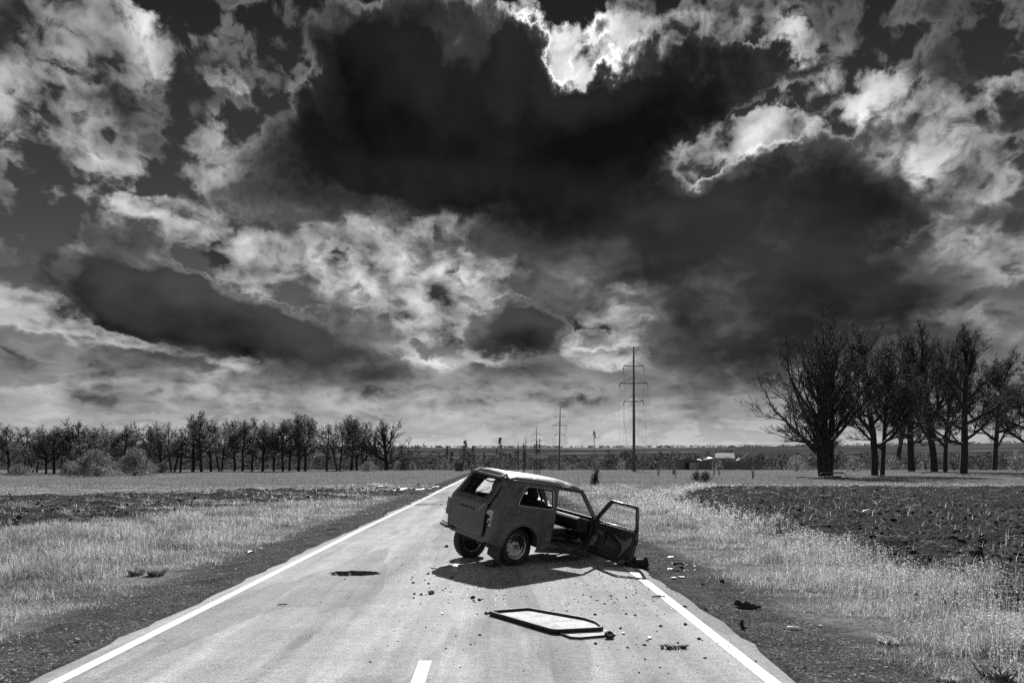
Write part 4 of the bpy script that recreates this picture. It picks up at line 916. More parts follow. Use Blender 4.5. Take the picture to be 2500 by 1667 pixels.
# shrubs
def shrub(seed, n, w, h, size, upright=False, stems=14):
    r = random.Random(seed); V = []; F = []; mb = MB()
    for k in range(stems):
        a = r.random() * 6.3; e = r.uniform(.2, .9); q = [Vector((0, 0, 0)), Vector((math.cos(a) * w * e * .25, math.sin(a) * w * e * .25, h * .45)), Vector((math.cos(a) * w * e * .5, math.sin(a) * w * e * .5, h * r.uniform(.7, .98)))]
        mb.tube(q, [.03, .02, .008], 4, False)
    for k in range(n):
        a = r.random() * 6.3; rr = (r.random() ** .5)
        if upright: z = h * r.uniform(.08, 1.0) ** 1.0; R__ = w * .5 * rr * (.35 + .65 * math.sin(min(1, z / h) * math.pi) ** .6)
        else: z = h * r.random() ** .8; R__ = w * .5 * (r.random() ** .35) * math.sqrt(max(.05, 1 - (z / h) ** 2.2))
        cl = .75 + .35 * math.sin(a * 3 + seed) * math.sin(z * 2.1 + seed); p = Vector((math.cos(a) * R__ * cl, math.sin(a) * R__ * cl, z * (0.85 + .2 * math.sin(a * 5 + seed * 2))))
        s = size * r.uniform(.5, 1.3); u = Vector((r.gauss(0, 1), r.gauss(0, 1), r.gauss(0, 1))).normalized(); v = u.orthogonal().normalized()
        b = len(V); V += [tuple(p - u * s * .5), tuple(p + v * s * .35), tuple(p + u * s * .5), tuple(p - v * s * .35)]; F.append((b, b + 1, b + 2, b + 3))
    return pymesh('stems', mb.v, mb.f), npmesh('foliage', np.array(V), np.array(F))
def bush(name, loc, w, h, seed, mat, label, group=None, n=1500, size=.16, upright=False, stems=14):
    a, b = shrub(seed, n, w, h, size, upright, stems); e = empty(name, loc); obj('stems', a, TWIG, e); obj('foliage', b, mat, e); return tag(e, label, 'bush', group)
BUSHM = gmat('spring_bush_leaf', 0.20, 0.6, 0.25, .5, .3, trans=.45, island=.4)
DARKB = gmat('dark_bush_leaf', 0.045, 0.7, 0.3, .5, .3, trans=.25, island=.5)
def pbush(cx, by, wpx, hpx, seed, mat, label, n=1500, size=.16, upright=False, group=None, name='bush', stems=14):
    x, y, z = gpos(cx, by); return bush(name, (x, y, z), wpx / FPX * y, hpx / FPX * y, seed, mat, label, group, n, size, upright, stems)
pbush(232, 1162, 130, 62, 1, BUSHM, 'broad pale bush in front of the far row, left one of the two largest', 7000, .22)
pbush(330, 1160, 110, 64, 2, BUSHM, 'broad pale bush in front of the far row, right one of the two largest', 6000, .22)
pbush(170, 1160, 60, 34, 3, BUSHM, 'low bush at the left flank of the two big pale bushes', 1800, .2)
pbush(392, 1154, 50, 24, 4, BUSHM, 'low bush at the right flank of the two big pale bushes', 1400, .2)
pbush(48, 1160, 70, 26, 5, BUSHM, 'low scrubby bush in the far left corner below the trees', 1500, .2)
pbush(900, 1150, 60, 26, 6, BUSHM, 'pale scrub at the foot of the round bare tree, left of its trunk', 1500, .22)
pbush(985, 1148, 34, 24, 7, DARKB, 'small dark bush just right of the round bare tree', 1200, .22)
pbush(1008, 1147, 24, 20, 8, BUSHM, 'pale bush next to the dark one right of the round bare tree', 900, .22)
pbush(972, 1146, 30, 22, 9, BUSHM, 'light scrub between the round bare tree and the small dark bush', 900, .22)
pbush(1088, 1147, 34, 26, 10, BUSHM, 'pale rounded bush left of the small brick kiosk', 1400, .2)
pbush(1137, 1148, 14, 18, 11, BUSHM, 'narrow pale bush touching the right side of the kiosk', 500, .2)
pbush(1374, 1146, 44, 20, 12, BUSHM, 'pale low bush at the foot of the second power pole', 1200, .25)
pbush(1398, 1144, 34, 16, 13, BUSHM, 'pale low bush right of the one at the second power pole', 900, .25)
pbush(1455, 1180, 34, 62, 14, BUSHM, 'tall wispy shrub in the grass left of the largest power pole', 900, .09, True, stems=16)
pbush(1452, 1181, 30, 26, 15, DARKB, 'dark clump of leaves at the base of the wispy shrub', 900, .09)
pbush(1700, 1172, 34, 24, 16, DARKB, 'dark weed clump below the sheds', 900, .10)
pbush(1722, 1175, 40, 26, 17, DARKB, 'dark bushy weed right of the weed clump below the sheds', 1100, .10)
pbush(1743, 1166, 12, 66, 18, BLOOM, 'tall thin young tree in pale leaf in front of the sheds', 420, .12, True, stems=6)
pbush(1756, 1160, 26, 44, 19, BLOOM, 'leaning young tree in blossom right of the thin one in front of the sheds', 420, .13, True, stems=5)
pbush(1517, 1144, 28, 32, 20, BLOOM, 'small pale blossoming tree left of the largest power pole', 500, .28, True, stems=8)
pbush(1548, 1152, 22, 26, 21, LEAF, 'sparse weeds around the base of the largest power pole', 300, .12, True)
pbush(1608, 1162, 14, 32, 22, LEAF, 'thin leaning sapling right of the largest power pole', 160, .10, True, stems=4)
pbush(1838, 1168, 14, 34, 23, BLOOM, 'dry pale weed stalks in the grass left of the forked tree', 160, .10, True, stems=10)
pbush(1645, 1158, 16, 20, 24, LEAF, 'small weed beside the thin fence post', 160, .10, True)
# pale scrub between and behind the trees on the right
k = 0
for (bx, by, w, h, mt, lb) in [(1945, 1150, 70, 40, BLOOM, 'pale leafy undergrowth left of the forked tree trunk'), (2085, 1150, 60, 38, BUSHM, 'undergrowth between the forked tree and the straight thick tree'), (2180, 1147, 60, 34, BUSHM, 'undergrowth right of the straight thick tree'),
        (2260, 1148, 46, 40, BUSHM, 'undergrowth left of the tallest tree trunk'), (2330, 1149, 60, 44, DARKB, 'dark undergrowth right of the small slim tree'), (2395, 1148, 50, 34, DARKB, 'dark undergrowth left of the tree with the curved trunk'), (2482, 1150, 56, 50, BUSHM, 'pale undergrowth at the right edge of the picture')]:
    pbush(bx, by, w, h, 30 + k, mt, lb, 1300, .26, name='undergrowth'); k += 1
# far wood in the hollow, and the comb of trees on the ridge
def farwood(name, n, fx, seed, size, per, mat):
    r = random.Random(seed); V = []; F = []
    for i in range(n):
        x, y, w, h = fx(r, i); z0 = float(gz(x, y))
        for k in range(per):
            a = r.random() * 6.3; zz = h * (r.random() ** .7); R__ = w * .5 * math.sqrt(max(.04, 1 - (zz / h - .35) ** 2 * 1.9)) * r.random() ** .4
            p = Vector((x + math.cos(a) * R__, y + math.sin(a) * R__, z0 + zz)); s = size * r.uniform(.5, 1.4); u = Vector((r.gauss(0, 1), r.gauss(0, .5), r.gauss(0, 1))).normalized(); v = u.orthogonal().normalized()
            b = len(V); V += [tuple(p - u * s * .5), tuple(p + v * s * .45), tuple(p + u * s * .5), tuple(p - v * s * .45)]; F.append((b, b + 1, b + 2, b + 3))
    return tag(obj(name, npmesh(name, np.array(V), np.array(F)), mat), 'dark distant wood behind the open fields' if name == 'far_wood' else 'thin row of tiny trees along the hill ridge', 'wood', kind='stuff')
def fw(r, i):
    s = r.uniform(-1.25, 1.25); y = r.uniform(330, 620) if r.random() < .75 else r.uniform(620, 1000)
    h = 3 + r.uniform(4, 9) * (1 if y < 620 else 1.3)
    if -.10 < s < 0.02 and r.random() < .45: return s * y, y, 2.2, h * 1.5
    return s * y, y, r.uniform(6, 14), h
FARL = gmat('hazed_far_leaf', 0.085, 0.9, 0.3, .05, .1, trans=.35, island=.3)  # leaf colour lightened to stand for haze over the distance
farwood('far_wood', 900, fw, 5, 1.5, 60, FARL)
def fr_(r, i):
    s = r.uniform(-1.2, 1.2); R0 = 3150 + r.uniform(-60, 60); a = math.atan(s); return R0 * math.sin(a), R0 * math.cos(a), r.uniform(14, 30), r.uniform(6, 11)
farwood('ridge_wood', 900, fr_, 6, 4.5, 14, FARL)
# ------------------------------------------------------------------ poles
CONC = gmat('weathered_concrete', 0.10, 0.85, 0.3, 1.5, 0.3); STEEL = gmat('dark_steel', 0.04, 0.6, 0.3, 3, 0.4); WOODP = gmat('grey_pole_wood', 0.09, 0.85, 0.3, 2, 0.3)
WIRE = gmat('black_wire', .01, .9, .2, 3, .05)
INSU = gmat('glass_insulator', 0.25, 0.2, 0.2, 8, 0.8)
def pylon(loc, H, r0, tilt, label, arms=((.846, 2.6), (.707, 3.65), (.561, 2.6)), wires=True, seed=1, asym=1.0):
    if loc[1] > 195: H -= loc[2]
    e = empty('power_pole', loc); e.rotation_euler = (0, tilt, 0); k = H / 32.0
    MB().tube([(0, 0, -1), (0, 0, H * .5), (0, 0, H * .93)], [r0, r0 * .78, r0 * .55], 12).build('pole', CONC, e, True)
    MB().tube([(0, 0, H * .93), (0, 0, H)], [r0 * .4, r0 * .32], 6).box((r0 * .2, 0, H), (r0 * .5, .1, .12 * k)).build('mast_top', STEEL, e)
    r = random.Random(seed); hang = []
    for f, w in arms:
        z = H * f + 0; w *= k; a = MB(); hz_ = .05 * k
        a.tube([(-w, 0, z), (w, 0, z)], .11 * k, 5).tube([(-w, 0, z), (0, 0, z + 1.55 * k)], .06 * k, 5).tube([(w, 0, z), (0, 0, z + 1.55 * k)], .06 * k, 5)
        c = a.build('crossarm', STEEL, e)
        for sx in (-1, 1):
            q = [(sx * w, 0, z), (sx * w, 0, z - 1.25 * k)]
            MB().tube([(sx * w, 0, z - .1 * k), (sx * w, 0, z - .35 * k), (sx * w, 0, z - .36 * k), (sx * w, 0, z - .62 * k), (sx * w, 0, z - .63 * k), (sx * w, 0, z - 1.1 * k)], [.05 * k, .05 * k, .14 * k, .14 * k, .09 * k, .09 * k], 8).build('insulator', INSU if sx > 0 else STEEL, c)
            hang.append((sx * w, z - 1.2 * k))
    if wires:                                  # torn conductors hanging down
        for i, (x, z) in enumerate(hang):
            for rep in range(2 if i % 2 else 2):
                dx = r.uniform(-1.5, 2.3) * (1 if x > 0 else -1); dy = r.uniform(-6, 6); zb = H * r.uniform(.11, .16); P_ = []
                for t in np.linspace(0, 1, 10): P_.append((x + dx * .6 * t ** 1.3 + .25 * math.sin(t * 6 + i), dy * t, z + (zb - z) * t))
                MB().tube(P_, .013, 4, False).build('torn_wire', WIRE, e)
        for (a, b) in (((-2.6 * k, H * .53), (-2.0 * k, H * .14)), ((2.5 * k, H * .54), (-6.5 * k, H * .11)), ((3.5 * k, H * .68), (-7 * k, H * .10)), ((-2.6 * k, H * .80), (-14 * k, H * .30))):
            P_ = [(a[0] + (b[0] - a[0]) * t, -3 * t, a[1] + (b[1] - a[1]) * t - 1.2 * math.sin(math.pi * t)) for t in np.linspace(0, 1, 10)]
            MB().tube(P_, .013, 4, False).build('torn_wire', WIRE, e)
    return tag(e, label, 'power pole', 'power poles along the field')
def at_y(xp, Y, z=None): X = (xp - HX) / FPX * Y; return (X, Y, float(gz(X, Y)))
pylon(at_y(1548, 172), (1150 - 848) / FPX * 172, .40, R_(-.2), 'largest concrete power pole, three crossarms and broken wires hanging to the ground')
pylon(at_y(1365, 205), (1148 - 995) / FPX * 205, .26, R_(1.0), 'second largest power pole, slightly leaning right with three crossarms', seed=4)
pylon(at_y(1309, 330), (1140 - 1042) / FPX * 330, .30, R_(.3), 'power pole behind the transformer posts, with two wide crossarms', arms=((.85, 2.6), (.70, 3.7)), wires=False)
pylon(at_y(1283, 420), (1137 - 1065) / FPX * 420, .32, R_(.5), 'distant power pole left of the transformer posts', arms=((.84, 2.6), (.70, 3.7)), wires=False)
pylon(at_y(1265, 520), (1135 - 1079) / FPX * 520, .42, 0, 'small distant power pole with a wide crossarm above the car roof', arms=((.72, 4.6),), wires=False)
pylon(at_y(1256, 640), (1134 - 1097) / FPX * 640, .36, 0, 'farthest and shortest power pole, nearest to the road end', arms=((.7, 3.6),), wires=False)
def post(xp, Y, top, r, label, mat=WOODP, arm=0, name='utility_pole', lamp=False, base=None):
    x, y, z = at_y(xp, Y); H = (HY - top) / FPX * Y + EYE - z; b = MB().tube([(0, 0, -.3), (0, 0, H)], [r, r * .75], 8)
    e = empty(name, (x, y, z)); b.build('pole', mat, e, True)
    if arm: MB().box((0, 0, H - .5), (arm, .06, .06)).build('crossarm', STEEL, e)
    if lamp:
        MB().tube([(0, 0, H - .2), (-1.2, 0, H + .1), (-2.4, 0, H + .1)], .06, 5).build('lamp_arm', STEEL, e); MB().box((-2.6, 0, H + .05), (.5, .2, .12)).build('lamp_head', PALE, e)
    return tag(e, label, 'pole')
post(1279, 118, 1082, .13, 'bare dark pole rising straight out behind the car roof', STEEL, .6)
post(1250, 300, 1104, .16, 'street lamp pole with pale lamp head above the car roof', CONC, 0, 'street_lamp', True)
post(1494, 260, 1104, .12, 'thin grey pole left of the small blossoming tree'); post(1542, 240, 1106, .12, 'thin pole close on the left of the largest power pole')
e = empty('braced_pole', at_y(1132, 175)); b = MB().tube([(0, 0, -.3), (-.25, 0, 6.3)], [.14, .10], 8); b.build('pole', STEEL, e, True)
MB().tube([(-.15, 0, 4.3), (-3.6, -.5, -.2)], .09, 6).build('brace', STEEL, e); MB().box((-.26, 0, 6.2), (.10, .08, .22)).build('insulator', STEEL, e)
tag(e, 'leaning pole with a diagonal brace left of the car roof, beside the kiosk', 'pole')
e = empty('braced_pole', at_y(1637, 290)); MB().tube([(0, 0, -.3), (.05, 0, 8.4)], .13, 6).build('pole', WOODP, e, True); MB().tube([(-.75, 0, -.3), (-.3, 0, 6.6), (.02, 0, 8.1)], .10, 6).build('brace', WOODP, e)
tag(e, 'pale wooden A-shaped pole left of the sheds', 'pole')
# transformer stand
e = empty('transformer_stand', at_y(1311, 124)); k = 124 / FPX
for dx, tp in ((-5.6, 1082), (0, 1075), (6.3, 1070)):
    MB().tube([(dx * k, 0, -.3), (dx * k, 0, (HY - tp) * k + EYE)], .085, 8).build('post', CONC, e, True)
for zp in (1111.4, 1116.5): MB().box((.2, 0, (HY - zp) * k + EYE), (.95, .10, .05)).build('platform_beam', PALE, e)
MB().box((.15, 0, (HY - 1099) * k + EYE), (.34, .25, .32)).lathe([(.13, -.05), (.2, 0), (.13, .05), (.09, 0), (.13, -.05)], 16, Matrix.Translation((.15, -.3, (HY - 1097) * k + EYE)) @ Matrix.Rotation(R_(90), 4, 'X')).build('transformer', STEEL, e, bevel=.03)
for zp in (1085, 1090): MB().box((.05, 0, (HY - zp) * k + EYE), (.65, .05, .04)).build('crossarm', STEEL, e)
tag(e, 'transformer stand on three slim posts with a pale double platform', 'transformer')
e = empty('radio_mast', at_y(1451, 620)); Hm = (1134 - 1050) / FPX * 620; b = MB()
for k in range(3):
    a = 2.09 * k; b.tube([(math.cos(a) * 1.0, math.sin(a) * 1.0, 0), (math.cos(a) * .3, math.sin(a) * .3, Hm)], .10, 4)
for i in range(14):
    z = Hm * i / 14; z2 = Hm * (i + 1) / 14; r1 = 1 - .7 * i / 14; r2 = 1 - .7 * (i + 1) / 14
    for k in range(3): a = 2.09 * k; c = 2.09 * (k + 1); b.tube([(math.cos(a) * r1, math.sin(a) * r1, z), (math.cos(c) * r2, math.sin(c) * r2, z2)], .06, 3)
b.build('lattice', STEEL, e); b = MB()
for dx, dz in ((-.9, 0), (.9, .3), (0, 1.6), (-.5, 2.0), (.8, -2.2)): b.box((dx, 0, Hm + dz), (.35, .3, 1.3))
b.build('antennas', STEEL, e); tag(e, 'slender lattice radio mast with antennas at its top', 'mast')
e = empty('fence_post', gpos(1650, 1169)); MB().tube([(0, 0, -.2), (0, 0, 1.35)], .04, 6).build('post', WOODP, e); tag(e, 'single thin fence post in the grass below the sheds', 'post')
# ------------------------------------------------------------------ village buildings
WALLM = gmat('old_grey_wall', 0.12, 0.9, 0.3, .6, .2, bump=.5, bscale=2); ROOFM = gmat('grey_slate_roof', 0.10, 0.8, 0.3, .8, .3); PLANK = gmat('pale_planks', 0.26, 0.8, 0.3, 1.5, .3, island=.3); SNOWY = gmat('bright_sheet_roof', 0.62, 0.5, .2, 2, .4)
Yv = 300.0; kv = Yv / FPX
def vp(xp, yp, dy=0): return ((xp - HX) * kv * (Yv + dy) / Yv, Yv + dy, EYE + (HY - yp) * kv * (Yv + dy) / Yv)
Z0 = float(gz(120, Yv))
def slab(b, x0, y0, x1, y1, depth=4, dy=0):
    a = vp(x0, y1, dy); c = vp(x1, y0, dy); b.box(((a[0] + c[0]) / 2, Yv + dy + depth / 2, (a[2] + c[2]) / 2), ((c[0] - a[0]) / 2, depth / 2, (c[2] - a[2]) / 2))
def bld(name, label, cat): return tag(empty(name, (0, 0, 0)), label, cat)
e = bld('shed', 'low dark-roofed shed with black doorway and plank front, left end of the farm', 'shed')
b = MB(); slab(b, 1659, 1124, 1708, 1160, 5); b.build('wall', WALLM, e); b = MB(); slab(b, 1656, 1121.5, 1710, 1124, 6, -.5); b.build('roof', ROOFM, e)
b = MB(); slab(b, 1674, 1129, 1682, 1150, .3, -.3); b.build('door', gmat('flat_black', .006, .8), e); b = MB()  # doorway is a plain black slab on the wall
for i in range(12): slab(b, 1683 + i * 2, 1129 + (i * 7 % 3) * .4, 1684.6 + i * 2, 1158, .15, -.5)
b.build('planks', PLANK, e); b = MB(); slab(b, 1659, 1119.6, 1665, 1121.2, 1.5, -.6); b.build('loose_sheet', SNOWY, e)
e = bld('boundary_wall', 'long low grey block wall right of the plank shed', 'wall')
b = MB(); slab(b, 1708.5, 1128, 1862, 1160, .6); b.build('wall', WALLM, e); b = MB(); slab(b, 1708.5, 1127.4, 1862, 1128, .9, -.15); b.build('coping', gmat('wall_coping', .16, .8), e)
e = bld('barn', 'ruined barn with bright torn sheet roof behind the long wall', 'barn')
b = MB(); slab(b, 1712, 1118, 1800, 1158, 8, 8); b.build('wall', gmat('barn_wall', .2, .85, .4, 1.2, .2), e)
b = MB(); A_ = [vp(1708, 1123.5, 7), vp(1740, 1117.5, 7), vp(1742, 1119.5, 7), vp(1710, 1124.2, 7)]; b.add(A_ + [(q[0], q[1] + 5, q[2] + .4) for q in A_], [(0, 1, 2, 3), (7, 6, 5, 4), (0, 4, 5, 1), (1, 5, 6, 2), (2, 6, 7, 3), (3, 7, 4, 0)])
slab(b, 1740, 1116.6, 1786, 1118.4, 3, 7); slab(b, 1772, 1115.3, 1781, 1117.4, 2, 6.5); b.build('roof', SNOWY, e)
MB().tube([vp(1718, 1115.5, 7), vp(1728, 1119.5, 7)], .25, 5).build('roof_beam', PALE, e)
b = MB(); slab(b, 1764, 1124.5, 1768, 1127, .3, 7.6); b.build('window', gmat('flat_black', .006, .8), e)
e = bld('house', 'house with large plain grey gabled roof behind the barn', 'house')
b = MB(); slab(b, 1748, 1114, 1792, 1156, 10, 30); b.build('wall', WALLM, e)
A_ = [vp(1745, 1118.5, 28), vp(1794.5, 1118.5, 28), vp(1792, 1105.5, 34), vp(1747, 1105.5, 34), vp(1745, 1118.5, 40), vp(1794.5, 1118.5, 40)]
b = MB(); b.add(A_, [(0, 1, 2, 3), (3, 2, 5, 4), (0, 3, 4), (1, 5, 2)]); b.build('roof', gmat('pale_slate', .16, .8, .25, .5, .3), e, solid=.2)
e = bld('fallen_roof', 'collapsed roof beam with bright sheet sticking up right of the barn', 'ruin')
MB().tube([vp(1799, 1160, 3), vp(1803, 1130, 3)], .18, 6).build('prop', PALE, e)
MB().tube([vp(1806, 1122, 3), vp(1827, 1105.8, 3)], .22, 6).build('beam', PALE, e)
b = MB(); A_ = [vp(1799, 1123.5, 2), vp(1806, 1118, 2), vp(1810, 1119, 2), vp(1803, 1124, 2)]; b.add(A_ + [(q[0] + .3, q[1] + 2, q[2]) for q in A_], [(0, 1, 2, 3), (7, 6, 5, 4), (0, 4, 5, 1), (1, 5, 6, 2), (2, 6, 7, 3), (3, 7, 4, 0)]); b.build('sheet', SNOWY, e)
e = empty('kiosk', at_y(1122, 172)); MB().box((0, 0, .95), (1.05, .9, .98)).build('wall', gmat('kiosk_brick', .075, .9, .3, 3, .2, bump=.5, bscale=8), e); MB().box((0, 0, 1.98), (1.2, 1.05, .05)).build('roof', ROOFM, e); MB().box((.35, -.92, 1.35), (.3, .02, .2)).build('vent', BLK, e)
tag(e, 'small squat brick kiosk beside the braced pole, left of the car', 'kiosk')
# bench under the forked tree: a sagging board seat inside a bent tube frame
gx0, gy0, gz0 = gpos(2020, 1166); k = gy0 / FPX
e = empty('old_bench', (gx0, gy0 - 1.2, gz0)); W2 = .0
MB().tube([(-1.75, 0, .05), (-1.42, 0, .62), (-1.3, 0, .66), (1.45, 0, .66), (1.65, 0, .60), (2.1, 0, -.05)], .055, 8).tube([(-1.2, .05, .76), (1.5, .05, .76)], .04, 6).build('tube_frame', STEEL, e, True)
b = MB(); b.box((-.9, -.1, .10), (1.9, .35, .12), Matrix.Rotation(R_(-2.5), 3, 'Y')); b.build('seat', gmat('dark_board', .05, .8, .3, 3), e, bevel=.03)
b = MB(); b.box((-.7, -.15, .235), (1.2, .28, .012), Matrix.Rotation(R_(-2.5), 3, 'Y')); b.build('seat_sheet', PALE, e)
MB().box((-1.0, .06, .70), (.28, .02, .10)).box((-.3, .06, .71), (.16, .02, .06)).build('backrest_scraps', PALE, e)
tag(e, 'old tube-framed bench sagging at the foot of the forked tree', 'bench')
# ------------------------------------------------------------------ grass, weeds, straw: ground cover nobody could count
def scatter(n, y0, y1, s0, s1, rng):
    """points thinning with the square of the distance along the field of view and a margin round it"""
    ly = rng.uniform(math.log(y0), math.log(y1), n); Y = np.exp(ly); return rng.uniform(s0, s1, n) * Y, Y
def blades(name, X, Y, H, Wd, rng, mat, label, lean=.35, sink=.01, lie=None, crook=.5, toward=None):
    n = len(X); z = gz(X, Y) - sink; yaw = rng.uniform(0, 2 * math.pi, n); ux, uy = np.cos(yaw), np.sin(yaw)      # width direction
    ly = rng.uniform(0, 2 * math.pi, n); le = np.abs(rng.normal(0, lean, n)); lx, lyy = np.cos(ly) * le, np.sin(ly) * le
    if toward is not None: lx += toward[0]; lyy += toward[1]
    V = np.zeros((n, 5, 3))
    def p(f, w, bend): return np.stack([X + lx * H * f * bend + ux * Wd * w, Y + lyy * H * f * bend + uy * Wd * w, z + H * f * (1 - .25 * le * f)], -1)
    V[:, 0] = p(0, -.5, 0); V[:, 1] = p(0, .5, 0); V[:, 2] = p(.55, .38, .55); V[:, 3] = p(.55, -.38, .55); V[:, 4] = p(1, 0, 1.25)
    b = (np.arange(n) * 5)[:, None]
    F = np.concatenate([b + np.array([0, 1, 2]), b + np.array([0, 2, 3]), b + np.array([3, 2, 4])])
    return tag(obj(name, npmesh(name, V.reshape(-1, 3), F), mat), label, 'grass', kind='stuff')
GRASS = gmat('sunlit_grass', 0.40, 0.55, 0.35, 0.7, 0.35, trans=0.5, island=0.55)
GRASSD = gmat('darker_grass', 0.20, 0.6, 0.35, 0.9, 0.3, trans=0.4, island=0.6)
FLOW = gmat('pale_flower', 0.42, 0.5, 0.25, 2, 0.3, trans=0.5, island=0.4)
STRAW = gmat('dry_straw', 0.42, 0.55, 0.3, 3, 0.4, trans=0.2, island=0.5)
r_ = np.random.default_rng(3)
def grassfield(n, y0, y1, seed):
    rng = np.random.default_rng(seed); X, Y = scatter(n, y0, y1, -.98, .98, rng); s, g, d = kinds(X, Y); ad = np.abs(d)
    clump = fbm(X, Y, 1.6, 3, 61); big_ = fbm(X, Y, .35, 3, 67)
    edge_ = np.where(d > 0, 4.25, 4.5)
    pr = sst(ad, edge_ - .25, edge_ + .9) * (1 - .985 * s) * (1 - .75 * g * sst(ad, 5.0, 4.3)) * (.45 + .9 * sst(clump, .35, .6))
    keep = rng.random(n) < pr * .95; return X[keep], Y[keep], d[keep], s[keep], clump[keep], big_[keep], rng
X, Y, d, s, cl, bg, rng = grassfield(950000, 4.2, 60, 21)
h = np.where(d > 0, .07 + .12 * sst(d, 4.8, 7.0), .08 + .14 * sst(-d, 5.0, 7.0) * sst(-d, 18, 10)) * (.55 + .9 * cl) * (.7 + .6 * bg)
h *= (.45 + 1.1 * sst(fbm(X, Y, 1.1, 3, 87), .35, .65)) * rng.uniform(.5, 1.25, len(X)) * np.where(Y > 30, .75, 1); w = .0045 * np.maximum(1, Y / 9.0) * rng.uniform(.6, 1.4, len(X))
dk = rng.random(len(X)) < .15 + .6 * sst(fbm(X, Y, .8, 4, 83), .50, .60)
for nm, q, mt, lb in (('grass', ~dk, GRASS, 'pale sunlit verge grass on both sides of the road'), ('dark_grass', dk, GRASSD, 'darker grass clumps mixed into the verges')):
    blades(nm, X[q], Y[q], h[q], w[q] * 1.25, rng, mt, lb, .95)
rng = np.random.default_rng(77)
X, Y = scatter(150000, 55, 210, -1.0, 1.0, rng); s, g, d = kinds(X, Y); k = (np.abs(d) > 5.2) & (rng.random(len(X)) < (1 - s) * (.4 + .6 * sst(fbm(X * .15, Y * .9, 1, 3, 13), .4, .6)))
X, Y = X[k], Y[k]; blades('field_grass', X, Y, rng.uniform(.05, .22, len(X)), .02 + .0003 * Y, rng, GRASSD, 'short pale grass of the open fields', .5)
# flowering weeds along the edge of the ploughed field
def stalks(name, n, y0, y1, s0, s1, accept, hh, seed, label, head=.010, heads=6):
    rng = np.random.default_rng(seed); X, Y = scatter(n, y0, y1, s0, s1, rng); d = X - xc(Y); k = accept(X, Y, d, rng); X, Y, d = X[k], Y[k], d[k]; n = len(X)
    H = hh * rng.uniform(.55, 1.2, n) * (.7 + .6 * fbm(X, Y, .8, 3, 5)); z = gz(X, Y); a = rng.uniform(0, 6.28, n); le = np.abs(rng.normal(0, .30, n)); tx, ty = X + np.cos(a) * le * H, Y + np.sin(a) * le * H
    w = .0016 * np.maximum(1, Y / 12); yaw = rng.uniform(0, 6.28, n); ux, uy = np.cos(yaw) * w, np.sin(yaw) * w
    V = np.stack([np.stack([X - ux, Y - uy, z], -1), np.stack([X + ux, Y + uy, z], -1), np.stack([tx + ux * .5, ty + uy * .5, z + H], -1), np.stack([tx - ux * .5, ty - uy * .5, z + H], -1)], 1).reshape(-1, 3)
    F = np.arange(4 * n).reshape(-1, 4); hs = head * np.maximum(1, Y / 12)
    Vh = []; 
    for j in range(heads):
        f = rng.uniform(.72, 1.03, n); cx_ = X + (tx - X) * f + rng.normal(0, 1, n) * .030; cy_ = Y + (ty - Y) * f + rng.normal(0, 1, n) * .030; cz = z + H * f + rng.normal(0, .012, n)
        a = rng.uniform(0, 6.28, n); b = rng.uniform(-.9, .9, n); sz = hs * rng.uniform(.5, 1.2, n)
        ex = np.stack([np.cos(a), np.sin(a), b], -1) * sz[:, None]; ey = np.stack([-np.sin(a), np.cos(a), .4 * np.cos(a * 3)], -1) * sz[:, None]; c = np.stack([cx_, cy_, cz], -1)
        Vh.append(np.stack([c - ex, c + ey, c + ex, c - ey], 1))
    Vh = np.concatenate(Vh).reshape(-1, 3); Fh = np.arange(len(Vh)).reshape(-1, 4) + len(V)
    me = npmesh(name, np.concatenate([V, Vh]), np.concatenate([F, Fh])); me.materials.append(GRASS); me.materials.append(FLOW)
    mi = np.zeros(len(F) + len(Fh), np.int32); mi[len(F):] = 1; me.polygons.foreach_set('material_index', mi)
    tag(obj(name, me, None), label, 'weeds', kind='stuff')
def edgeR(X, Y, d, rng):
    e = 7.25 + 0.085 * np.clip(Y - 8, -8, 60) + 0.37 * np.clip(Y - 36, 0, 40); q = sst(d, e - 2.6, e - .6) * sst(d, e + .6, e + .1) * (.35 + sst(fbm(X, Y, .5, 3, 91), .4, .6)); return rng.random(len(X)) < q
stalks('flowering_weeds', 60000, 5, 55, .05, 1.0, edgeR, .34, 41, 'pale flowering weeds in a tall strip beside the ploughed field', heads=5)
def edgeL(X, Y, d, rng): return (rng.random(len(X)) < .20 * sst(-d, 5.8, 7.5) * (1 - kinds(X, Y)[0]) * sst(fbm(X, Y, .6, 3, 93), .45, .6))
stalks('verge_weeds', 50000, 6, 45, -.98, -.1, edgeL, .22, 42, 'small flowering weeds in the left verge', heads=4)
